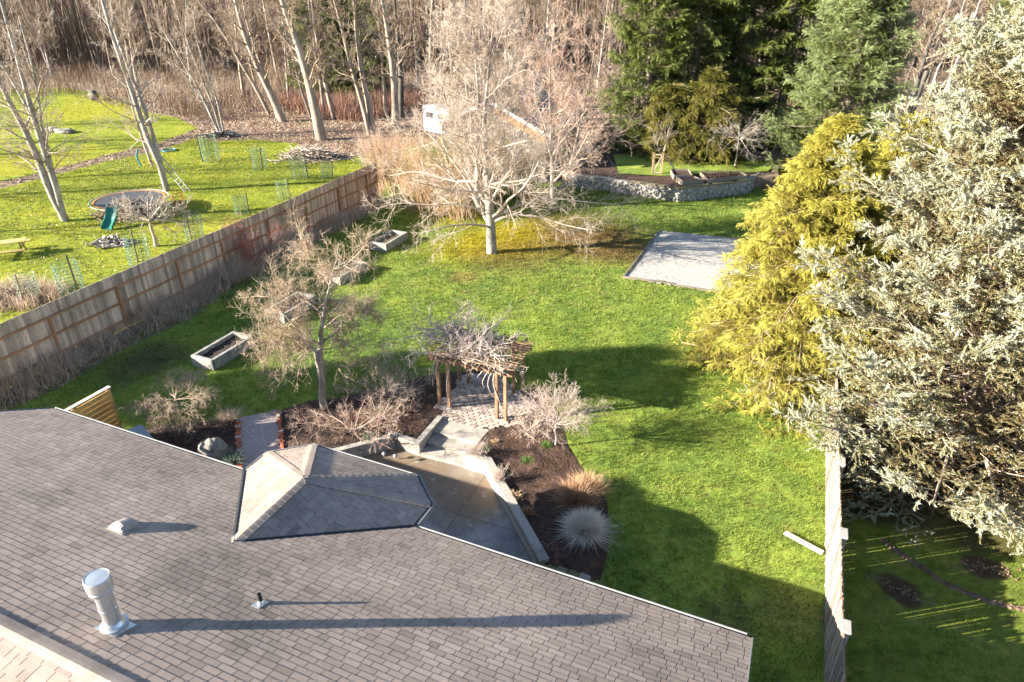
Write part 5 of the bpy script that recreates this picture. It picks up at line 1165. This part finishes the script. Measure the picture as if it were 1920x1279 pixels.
def inwood(Q, sh=0):
    px, py = proj(np.concatenate([Q, np.zeros((len(Q), 1))], 1)); return (py < np.interp(px, xb, yb)+sh) & (np.abs(Q[:, 0]) < .9*Q[:, 1])
r_ = RS(61)
P = scatter(62000, (-110, 110), (60, 135), lambda Q: inwood(Q, np.where(Q[:, 0] < -30, 30, 10)) & (1.2*vnoise(Q, .22, 3)+.8*vnoise(Q, .8, 5)+np.where(Q[:, 0] < -28, .5, .05) > r_.uniform(-.8, .8, len(Q))), r_)
V, F, T = blades(P, r_.uniform(.4, 2.6, len(P))*(1+.7*vnoise(P, .3, 8)), r_.uniform(.02, .055, len(P)), r_, .85, 3, .8); npobj('brown_thicket', V, F, M['thick'], tint=T, kind='stuff', label='dense brown undergrowth of bare stems on the floor of the wood', cat='thicket')
rc = g(680, 195)[:2]
P = scatter(9000, (-34, -8), (58, 92), lambda Q: (np.hypot((Q[:, 0]-rc[0])/8.5, (Q[:, 1]-rc[1])/10) < 1+.3*vnoise(Q, .4, 2)) & inwood(Q, 25), r_)
V, F, T = blades(P, r_.uniform(.5, 2.2, len(P)), r_.uniform(.02, .05, len(P)), r_, .6, 3, .6); npobj('red_thicket', V, F, M['redstem'], tint=T, kind='stuff', label='patch of reddish bare stems between the tall trunks', cat='thicket')
P = scatter(52000, (-230, 230), (115, 250), lambda Q: np.abs(Q[:, 0]) < .9*Q[:, 1], r_)
V, F, T = blades(P, r_.uniform(4, 19, len(P)), r_.uniform(.06, .30, len(P)), r_, .2, 3, .4)
P2 = P[r_.randint(0, len(P), 90000)]+r_.normal(size=(90000, 3))*A3(2.5, 2.5, 0); P2[:, 2] = r_.uniform(0, 13, len(P2)); V2, F2, T2 = blades(P2, r_.uniform(1.2, 4.0, len(P2)), r_.uniform(.05, .13, len(P2)), r_, 1.1, 2, .7); V, F = join([(V, F), (V2, F2)]); T = np.concatenate([T, T2]); npobj('distant_wood', V, F, M['farwood'], tint=T, kind='stuff', label='mass of far leafless trees filling the top of the view', cat='wood')
# fallen leaves along the edge of the wood
P = scatter(80000, (-60, 45), (50, 95), lambda Q: ~inpoly(Q, nl) & ~inpoly(Q, nl2) & ~inpoly(Q, yard) & (np.abs(Q[:, 0]) < .85*Q[:, 1]), r_); P[:, 2] = .01
V, F, T = blades(P, r_.uniform(.05, .16, len(P)), r_.uniform(.08, .2, len(P)), r_, 1.6, 1); npobj('fallen_leaves', V, F, M['leaf_bits'], tint=r_.rand(len(P)).repeat(3), kind='stuff', label='pinkish brown fallen leaves spread along the edge of the wood', cat='leaves')
P = scatter(5000, (-60, -8), (28, 70), lambda Q: inpoly(Q, nl) & (vnoise(Q, .25, 9) > -.2), r_); P[:, 2] = .03
V, F, T = blades(P, r_.uniform(.05, .12, len(P)), r_.uniform(.06, .14, len(P)), r_, 1.6, 1); npobj('fallen_leaves', V, F, M['leaf_bits'], tint=r_.rand(len(P)).repeat(3), kind='stuff', label='scattered dead leaves on the neighbours lawn', cat='leaves')
P = scatter(2600, (-8, 14), (28, 50), lambda Q: inpoly(Q, yard) & (np.hypot(Q[:, 0]-3, Q[:, 1]-38) < 9+3*vnoise(Q, .5, 9)), r_); P[:, 2] = .05
V, F, T = blades(P, r_.uniform(.03, .08, len(P)), r_.uniform(.04, .09, len(P)), r_, 1.6, 1); npobj('fallen_leaves', V, F, M['leaf_bits'], tint=r_.rand(len(P)).repeat(3)*.6, kind='stuff', label='brown leaves under the big bare tree and over the gravel pad', cat='leaves')
# dry grass along the fence
n_ = 26000; s_ = r_.uniform(-3, FLEN, n_); wdt = 1.5-.25*np.sin(s_*.7)+.35*np.sin(s_*2.3); o_ = .08+np.abs(r_.normal(size=n_))*.62; o_ = np.minimum(o_, wdt+r_.rand(n_)*.2)
P = FB+fd*s_[:, None]+fno*o_[:, None]; kp = vnoise(np.stack([s_*.6, o_*2], 1), 1., 7)+.6*vnoise(np.stack([s_*2.2, o_*3], 1), 1., 8) > r_.uniform(-1.1, .5, n_); P, s_, o_ = P[kp], s_[kp], o_[kp]; n_ = len(P)
V, F, T = blades(P, (.95-.45*o_/1.6)*r_.uniform(.15, 1., n_)*(1+.45*np.sin(s_*1.3)+.4*vnoise(np.stack([s_, s_*0], 1), .9, 3)), r_.uniform(.014, .034, n_), r_, .8, 3, .8)
npobj('dry_grass', V, F, M['dry'], tint=T, kind='stuff', label='band of dead tan grass and stalks along the foot of the long fence', cat='dry grass')
P = scatter(2500, (-32, -14), (20, 36), lambda Q: np.hypot(Q[:, 0]-g(30, 560)[0], (Q[:, 1]-g(30, 560)[1])*1.4) < 2.6+.8*vnoise(Q, 1.2, 4), r_)
V, F, T = blades(P, r_.uniform(.15, .8, len(P)), r_.uniform(.015, .03, len(P)), r_, .6, 3, .6); npobj('dry_grass', V, F, M['dry'], tint=T, kind='stuff', label='patch of dead stalks round the cage at the far left', cat='dry grass')
# lawn grass
def keepout(Q, polys):
    k = np.ones(len(Q), bool)
    for p in polys: k &= ~inpoly(Q, p)
    return k
def lawngrass(poly, n, xr, yr, m, label, hs, ws, outs, seed, pw=1.3, d0=18):
    r_ = RS(seed)
    def cond(Q):
        d = np.hypot(Q[:, 0], Q[:, 1]); px, py = proj(np.concatenate([Q, np.zeros((len(Q), 1))], 1))
        return inpoly(Q, poly) & keepout(Q, outs) & (px > -60) & (px < 1980) & (py < 1330) & (r_.rand(len(Q)) < np.minimum(1, (d0/d)**pw))
    P = scatter(n, xr, yr, cond, r_); d = np.hypot(P[:, 0], P[:, 1]); P[:, 2] = 0
    k = 1+.55*np.clip((d-d0)/d0, 0, 2)
    patch = np.clip(1+.5*vnoise(P, 2.3, seed)+.6*vnoise(P, 6.1, seed+1), .25, 2)
    V, F, T = blades(P, r_.uniform(*hs, n)*k*patch, r_.uniform(*ws, n)*k, r_, .55, 1)
    npobj('grass', V, F, m, tint=r_.rand(n).repeat(3), kind='stuff', label=label, cat='grass')
outs = [patio_rim, bedR, bedL, bedW, [g_ for g_ in gp], pav, [gxy(450, 783), gxy(524, 770), gxy(532, 850), gxy(534, 960), gxy(454, 980)]]
lawngrass(yard, 430000, (-24, 24), (3, 62), M['blade'], 'short bright green grass of the main lawn', (.025, .075), (.012, .026), outs+[[tuple(p[:2]) for p in tw]+[tuple(p[:2]) for p in back_]], 71, 1.5)
lawngrass(nl, 150000, (-75, 0), (18, 75), M['blade_l'], 'sunlit yellow green grass of the neighbours lawn', (.03, .07), (.016, .034), [], 72, .9, 30)
lawngrass(nl2, 60000, (-110, -20), (40, 110), M['blade_l'], 'yellow green grass of the farther lawn beyond the leaf strewn path', (.03, .07), (.02, .04), [], 74, .5, 50)
lawngrass(rl, 90000, (6, 32), (2, 30), M['blade_r'], 'thin brownish green grass beyond the old fence', (.02, .05), (.010, .02), [], 73, 1.0)
pr_ = []
rg = RS(88)
for i in range(len(gp)-1):
    a, b = A3(*gp[i], 0), A3(*gp[i+1], 0); L = np.linalg.norm(b-a); t = rg.rand(int(L*120)); q = a+(b-a)*t[:, None]+rg.normal(size=(len(t), 3))*A3(.09, .09, 0); q = q[vnoise(q, 1.4, 6) > -.25]; pr_.append(q)
P = np.concatenate(pr_); V, F, T = blades(P, rg.uniform(.06, .17, len(P)), rg.uniform(.02, .04, len(P)), rg, .8, 2, .6); npobj('grass', V, F, M['blade'], tint=rg.rand(len(P)).repeat(5), kind='stuff', label='longer grass growing over the timber edge of the gravel pad', cat='grass')
# ornamental clumps
def clump(name, c, n, h, lean, wd, m, label, seed, bend=.8, rad=.12, cat='ornamental grass', seg=5, up0=.0):
    r_ = RS(seed); a = r_.rand(n)*6.28; q = np.sqrt(r_.rand(n))*rad; P = np.stack([np.cos(a)*q, np.sin(a)*q, np.zeros(n)], 1)
    V, F, T = blades(P, h*r_.uniform(.6, 1.1, n), np.full(n, wd)*r_.uniform(.6, 1.2, n), r_, lean, seg, bend, az=a+r_.normal(size=n)*(.5 if h < .6 else 1.0))
    T = np.clip(T*.6+.45, 0, 1) if 'fountain' in name else T
    V[:, 2] = np.maximum(V[:, 2], .01); o = npobj(name, V, F, m, tint=T, label=label, cat=cat); o.location = tuple(c); return o
clump('fountain_grass', g(1097, 1003), 8000, .62, .60, .018, M['fount'], 'pale silvery fountain grass, the rounder and nearer of the two clumps', 81, 1., .26)
clump('red_brown_grass', g(1078, 950), 2600, .80, .62, .015, M['tuft'], 'reddish brown grass clump just behind the pale fountain grass', 82, .7, .18)
clump('tan_grass', g(1102, 925), 2400, .50, .75, .016, M['tan'], 'short tan stubbly tuft at the lawn edge behind the two grass clumps', 83, .6, .28)
for i, (x, y, s_, mm, lb) in enumerate(((988, 868, .22, 'herb', 'small green sprout in the middle of the right mulch bed'), (1023, 838, .2, 'herb', 'green leafy tuft at the foot of the silvery round shrub'), (905, 850, .25, 'herb', 'green tuft beside the white stemmed clump at the wall'), (692, 826, .25, 'sage', 'grey green leafy tuft behind the low wall'), (927, 832, .16, 'tan', 'dry yellowish tuft near the top of the steps'),
    (965, 935, .25, 'tan', 'dull dry tuft in the shaded mulch beside the long wall'), (990, 965, .25, 'tuft', 'low brown tuft in the shadow near the long wall'), (438, 868, .42, 'sage', 'grey green bushy plant right of the boulder'), (1115, 1108, .25, 'sage', 'low pale weeds beside the plant pot'), (430, 792, .45, 'dry', 'dry feathery grass tuft beside the gravel path'))):
    clump('bed_plant', g(x, y), 170 if s_ < .4 else 420, s_, .8, .022, M[mm], lb, 90+i, .6, s_*.45, 'plant', 3)
# tall tan shrubs and bamboo left of the big tree
def cane(name, c, n, h, rad, lean, m, label, seed, wd=.03, cat='shrub', leaves=None):
    r_ = RS(seed); a = r_.rand(n)*6.28; q = np.sqrt(r_.rand(n))*rad; P0 = np.stack([np.cos(a)*q, np.sin(a)*q, np.zeros(n)], 1)
    d = np.stack([np.cos(a)*lean*q/rad, np.sin(a)*lean*q/rad, np.ones(n)], 1); P = walk(P0, d, h*r_.uniform(.6, 1.05, n), 6, .06, 0, r_); R = np.full((n, 6), wd*.5)*np.linspace(1, .4, 6)
    c1 = crown(P, R, [dict(k=6, t0=.35, t1=1., a0=15, a1=45, L=.22, tl=.2, n=4, wig=.12, up=.0, rr=.6, rmin=wd*.25), dict(k=4, t0=.2, t1=1., a0=20, a1=50, L=.5, tl=.2, n=3, wig=.12, up=0, rr=.8, rmin=wd*.2)], r_)
    e = empty(name, tuple(c), label=label, cat=cat); V, F = join([tubes(P, R, 3), c1]); V[:, 2] = np.maximum(V[:, 2], 0); npobj('stems', V, F, m[0], e, tint=np.full(len(V), .6))
    if leaves:
        k = r_.randint(0, len(V), leaves); L, Fl, T = blades(V[k], r_.uniform(.12, .26, leaves), r_.uniform(.03, .05, leaves), r_, 1.2, 1); npobj('leaves', L, Fl, m[1], e, tint=r_.rand(leaves).repeat(3))
    return e
cane('cane_thicket', g(760, 360), 190, 3.6, 1.9, .3, (M['tan'],), 'tall tan bare shrub beside the far end of the long fence', 121)
cane('cane_thicket', g(812, 395), 210, 3.6, 1.8, .3, (M['tan'],), 'tall tan bare shrub directly left of the big bare trunk', 122)
cane('cane_thicket', g(722, 320), 140, 3.0, 1.6, .3, (M['pink_t'],), 'pinkish tan shrub behind the far end of the fence', 123)
cane('cane_thicket', g(865, 405), 120, 2.6, 1.2, .3, (M['tan'],), 'shorter tan shrub touching the left side of the big bare trunk', 124)
cane('bamboo', g(912, 380), 120, 4.2, 1.5, .25, (M['olive'], M['bamboo']), 'yellow green bamboo clump behind the big bare trunk', 125, leaves=9000)
cane('bamboo', g(860, 372), 80, 3.6, 1.1, .25, (M['olive'], M['bamboo']), 'smaller bamboo clump left of the big bare trunk', 126, leaves=6000)
cane('bamboo', g(975, 368), 80, 3.0, 1.3, .25, (M['olive'], M['bamboo']), 'dark shaded bamboo in front of the shed wall', 127, leaves=6000)
# pergola vine
def vine():
    r_ = RS(55); P0 = []; c0 = lift(A0, PH+.2)
    n = 52; uu = r_.rand(n)**1.25; vv = r_.rand(n)
    st = np.array([lift(A0-v_*.35+v_*(W_*.98)*uu[i]+u_*(L_*1.05)*vv[i], PH+.16+.25*r_.rand()) for i in range(n)])
    a = r_.rand(n)*6.28; d = np.stack([np.cos(a)*1.0-.45, np.sin(a)+.35, r_.uniform(-.05, .45, n)*(1-.8*uu)], 1)
    P = walk(st, d, r_.uniform(.9, 2.2, n)*(1-.35*uu), 10, .28, -.03, r_); P[..., 2] = np.maximum(P[..., 2], PH+.18-.5*(r_.rand(n)[:, None] > .75)); R = np.full((n, 10), .022)*np.linspace(1.2, .4, 10)
    # stout stems wound up the posts and along the front beam
    stt = []
    for p, q in ((A0, 0), (A1, 1.2), (C0, 2), (C1, 2.4)):
        z = np.linspace(0, PH+.2, 10); ph = z*2.6+q; stt.append(np.stack([p[0]+.075*np.cos(ph), p[1]+.075*np.sin(ph), z], 1))
    for k in range(5):
        t = np.linspace(0, 1, 10); b_ = lift(A0, PH+.1)[None]+(v_*(W_+.5))[None]*(t[:, None]*(.7+.08*k))+r_.normal(size=(10, 3))*.06+u_[None]*(.05*k-.15); stt.append(b_)
    for k in range(4):                             # trailing ends
        t = np.linspace(0, 1, 10); s0__ = lift(B0+v_*(.2*k-.6), PH); stt.append(s0__[None]+np.stack([.12*np.sin(t*5+k), .1*np.cos(t*4), -t*(.5+.35*k)], 1))
    P2 = np.stack(stt); R2 = np.full((len(P2), 10), .021)*np.linspace(1, .5, 10)
    allP = np.concatenate([P, P2]); allR = np.concatenate([R, R2])
    c1 = crown(P, R, [dict(k=8, t0=.05, t1=1., a0=25, a1=80, L=.5, tl=.3, n=7, wig=.28, up=-.01, rr=.6, rmin=.007), dict(k=5, t0=.1, t1=1., a0=25, a1=70, L=.5, tl=.3, n=5, wig=.24, up=-.0, rr=.7, rmin=.005), dict(k=2, t0=.1, t1=1., a0=25, a1=70, L=.6, tl=.3, n=4, wig=.2, up=0, rr=.7, rmin=.004)], r_)
    V, F = join([tubes(allP, allR, 5), c1]); V[:, 2] = np.maximum(V[:, 2], .03); o = npobj('climbing_vine', V-pco, F, M['vine'], smooth=True, label='leafless tangled climber heaped over the left half of the pergola', cat='climbing plant'); o.location = tuple(pco)
vine()

# ================================================================== CONIFERS
def tmpl_spruce(n=14, r=.24, w_=.060):
    T = []
    for i in range(n):
        x = .9*i/n; a = i*2.4; c, s = math.cos(a), math.sin(a); T.append([(x-.03, -s*w_, c*w_), (x+.03, s*w_, -c*w_), (x+.30, c*r, s*r)])
    T.append([(.8, -.06, 0), (.8, .06, 0), (1.12, 0, 0)]); return np.array(T)
def tmpl_spray(n=10, w_=.07, droop=.35):
    T = []
    for i in range(n):
        x = .95*i/n; sg = 1 if i % 2 else -1; y = .34*(1-.65*x)*sg; z = -droop*x*x
        T.append([(x-.06, 0, z), (x+.07, 0, z-.01), (x+.24, y, z-.10-.15*x)])
    T.append([(.85, -.04, -droop*.72), (.85, .04, -droop*.72), (1.1, 0, -droop*1.25)]); return np.array(T)
TS, TF, TY = tmpl_spruce(), tmpl_spray(9, droop=.15), tmpl_spray(11, droop=.5)
def sprigs(P, per, size, tm, r_, out=None, t0=.1, jit=.35, roll=0.):
    """foliage sprigs along paths P; out = how far out (0-1) each path is"""
    B, m, _ = P.shape; t = t0+(1-t0)*((np.arange(per)[None]+r_.rand(B, per))/per); ix = t*(m-1); i0 = np.clip(ix.astype(int), 0, m-2); f = (ix-i0)[..., None]; b = np.arange(B)[:, None]
    pos = P[b, i0]*(1-f)+P[b, i0+1]*f; T = nz(P[b, i0+1]-P[b, i0]).reshape(-1, 3); pos = pos.reshape(-1, 3); N_ = len(pos)
    X = nz(T+r_.normal(size=T.shape)*jit); up = nz(A3(0, 0, 1)+r_.normal(size=T.shape)*(.25+roll)); Yv = nz(np.cross(up, X)); Z = np.cross(X, Yv)
    s = size*r_.uniform(.65, 1.3, N_); q = tm.reshape(-1, 3); V = pos[:, None]+s[:, None, None]*(q[None, :, 0:1]*X[:, None]+q[None, :, 1:2]*Yv[:, None]+q[None, :, 2:3]*Z[:, None])
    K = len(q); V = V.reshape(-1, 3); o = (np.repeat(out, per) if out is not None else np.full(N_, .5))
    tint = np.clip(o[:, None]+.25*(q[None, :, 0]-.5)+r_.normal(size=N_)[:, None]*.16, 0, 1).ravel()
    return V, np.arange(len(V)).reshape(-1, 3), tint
def conifer(name, base, h, R, tm, m, label, seed, nb=120, k2=12, k3=0, per=4, size=.3, z0=.04, prof=.8, elev=(-8, 30), droop=(.25, .35), twist=0., cat='tree', L2=.34, mbark=None, jag=.2, lean=(0, 0), group=None, cut=None, jit=.35, roll=0., tb=0., rootz=0.):
    r_ = RS(seed); base = A3(*base); n = 10; TP = np.stack([np.linspace(0, lean[0], n), np.linspace(0, lean[1], n), np.linspace(0, h, n)], 1)[None]; TR = np.linspace(.035*h*.6, .02, n)[None]
    u = (np.arange(nb)+r_.rand(nb))/nb; u = 1-(1-u)**.85; z = h*(z0+(1-z0)*u)*.985; az = np.arange(nb)*2.39996+r_.normal(size=nb)*.25
    lobes = 1+jag*vnoise(np.stack([az*2/6.28*3, z*.9], 1), 1., seed)
    L = R*((1-u)**prof+.035)*r_.uniform(1-jag, 1.08, nb)*lobes
    el = np.radians(elev[0]+(elev[1]-elev[0])*u+r_.normal(size=nb)*5)
    d = np.stack([np.cos(az)*np.cos(el), np.sin(az)*np.cos(el), np.sin(el)], 1); p0 = np.stack([lean[0]*z/h, lean[1]*z/h, z], 1)
    if cut is not None: kp = cut(p0+base, d, L); d, p0, L, u = d[kp], p0[kp], L[kp], u[kp]
    P = walk(p0, d, L, 8, .05, 0, r_); s = np.linspace(0, 1, 8)[None]; P[..., 2] += L[:, None]*(-droop[0]*s*1.2+droop[1]*s**2.2); P[..., 2] = np.maximum(P[..., 2], .12+rootz)
    Rb = (L*.011+.008)[:, None]*np.linspace(1, .25, 8)[None]
    b2, q2 = spawn(P, Rb, k2, .16, 1.0, 38, 62, L2, .55, 5, .07, -.015, .5, r_, .006, flat=.35)
    o2 = np.repeat(np.ones(len(P)), k2)*np.tile((np.arange(k2)+.5)/k2, len(P))
    paths = [(P[:, 3:], np.full(len(P), .9))]; tw_ = [tubes(P, Rb, 5), tubes(b2, q2, 3)]
    if k3:
        b3, q3 = spawn(b2, q2, k3, .2, 1.0, 35, 60, .45, .4, 3, .08, -.02, .6, r_, .004, flat=.5); o3 = np.repeat(o2, k3)
        sets = [(b3, o3, per, .0), (b2, o2, per, .35), (P, np.full(len(P), .85), 8, .3)]
    else: sets = [(b2, o2, per, .08), (P, np.full(len(P), .8), 10, .3)]
    Vs, Fs, Ts, bb = [], [], [], 0
    for q, o, pr, t0 in sets:
        V, F, T = sprigs(q, pr, size, tm, r_, o*.9+tb, t0, jit, roll); Vs.append(V); Fs.append(F+bb); Ts.append(T); bb += len(V)
    V = np.concatenate(Vs); V[:, 2] = np.maximum(V[:, 2], .02+rootz)
    e = empty(name, tuple(base), label=label, cat=cat, group=group); tv, tf = tubes(TP, TR, 9); npobj('trunk', tv, tf, mbark or M['forest'], e, smooth=True)
    wv, wf_ = join(tw_); npobj('branches', wv, wf_, mbark or M['forest'], e, smooth=True)
    npobj('needles', V, np.concatenate(Fs), m, e, tint=np.concatenate(Ts)); return e
M['tanbark'] = bark('tan_branch_bark', (.20, .13, .07), (.36, .26, .16), (.52, .42, .30))
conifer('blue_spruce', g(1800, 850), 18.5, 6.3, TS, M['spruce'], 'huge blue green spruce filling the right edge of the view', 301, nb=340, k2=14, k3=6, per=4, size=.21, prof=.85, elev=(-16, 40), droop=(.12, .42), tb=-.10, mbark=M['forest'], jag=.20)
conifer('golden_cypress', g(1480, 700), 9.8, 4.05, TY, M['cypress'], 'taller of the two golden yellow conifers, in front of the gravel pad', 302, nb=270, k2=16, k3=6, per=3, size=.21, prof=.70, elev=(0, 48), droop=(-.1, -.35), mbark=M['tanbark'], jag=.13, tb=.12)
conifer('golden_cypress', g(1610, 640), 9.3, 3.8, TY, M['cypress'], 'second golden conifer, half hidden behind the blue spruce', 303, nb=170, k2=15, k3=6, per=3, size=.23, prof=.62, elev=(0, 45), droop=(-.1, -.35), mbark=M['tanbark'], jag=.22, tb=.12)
conifer('green_spruce', g(1555, 342), 18.5, 5.2, TF, M['fir2'], 'tall grey green spruce behind the golden conifers', 304, nb=210, k2=15, k3=3, per=3, size=.42, prof=.75, elev=(-12, 35), droop=(.18, .30), jag=.2)
for i, (x, y, h, R, lb) in enumerate(((1205, 292, 21, 4.2, 'dark fir at the left end of the evergreen row'), (1285, 285, 24, 4.6, 'second dark fir from the left in the evergreen row'), (1370, 282, 24, 4.8, 'dark fir behind the small weeping fruit tree'), (1450, 285, 22, 4.4, 'dark fir at the right end of the row, beside the grey green spruce'), (1325, 262, 26, 5, 'tallest dark fir standing at the back of the evergreen row'))):
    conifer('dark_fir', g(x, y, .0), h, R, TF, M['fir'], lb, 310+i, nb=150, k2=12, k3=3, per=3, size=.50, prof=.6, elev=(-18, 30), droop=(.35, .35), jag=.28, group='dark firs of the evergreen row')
for i, (x, y, h, R, lb) in enumerate(((1320, 296, 7.6, 3.6, 'olive yellow conifer in front of the dark firs, right one'), (1250, 292, 6.4, 2.8, 'olive yellow conifer in front of the dark firs, left one'))):
    conifer('olive_conifer', g(x, y, TZ)*A3(1, 1, 0), h, R, TY, M['olive'], lb, 320+i, nb=90, k2=11, k3=3, per=3, size=.42, prof=.5, elev=(0, 25), droop=(-.05, -.4), jag=.42, z0=.12)
for i, (x, y, h, lb) in enumerate(((605, 185, 17, 'dark evergreen deep in the wood, left of the other two'), (655, 180, 19, 'tall dark evergreen deep in the wood behind the forked trunk'), (700, 185, 16, 'dark evergreen deep in the wood, right of the other two'), (1860, 190, 20, 'dim evergreen behind the top of the blue spruce'))):
    conifer('wood_evergreen', g(x, y), h, 4.4, TF, M['fir'], lb, 330+i, nb=90, k2=10, k3=2, per=3, size=.6, prof=.6, elev=(-18, 30), droop=(.35, .3), jag=.3)

# ---- left of view: fir added to shade the lawn; bare trees known by their shade
sp0 = g(1150, 672); q = sp0-A3(*sd)[:3]*A3(1, 1, 0)*37.5; q[2] = 0
conifer('shade_fir', q, 13.6, 2.6, TF, M['fir'], 'unseen dark fir added beyond the house to shade the lawn', 350, nb=120, k2=12, k3=3, per=3, size=.5, prof=.5, elev=(-15, 25), droop=(.3, .3), jag=.3)
for i, (X, Y, sc) in enumerate(((-47, 50, .8), (-56, 44, .9), (-44, 38, .6), (-62, 62, 1.), (-75, 54, .9), (-52, 31, .7), (-66, 70, 1.))):
    e, t, c = protos[i % 6]; e2 = e.copy(); S.collection.objects.link(e2)
    for ch in (t, c): k = ch.copy(); S.collection.objects.link(k); k.parent = e2
    e2.location = (X, Y, 0); e2.rotation_euler = (0, 0, i*1.3); e2.scale = (sc, sc, sc); props(e2, 'bare tree beyond the left edge of the neighbours lawn', 'tree', 'bare trees left of the neighbours lawn')
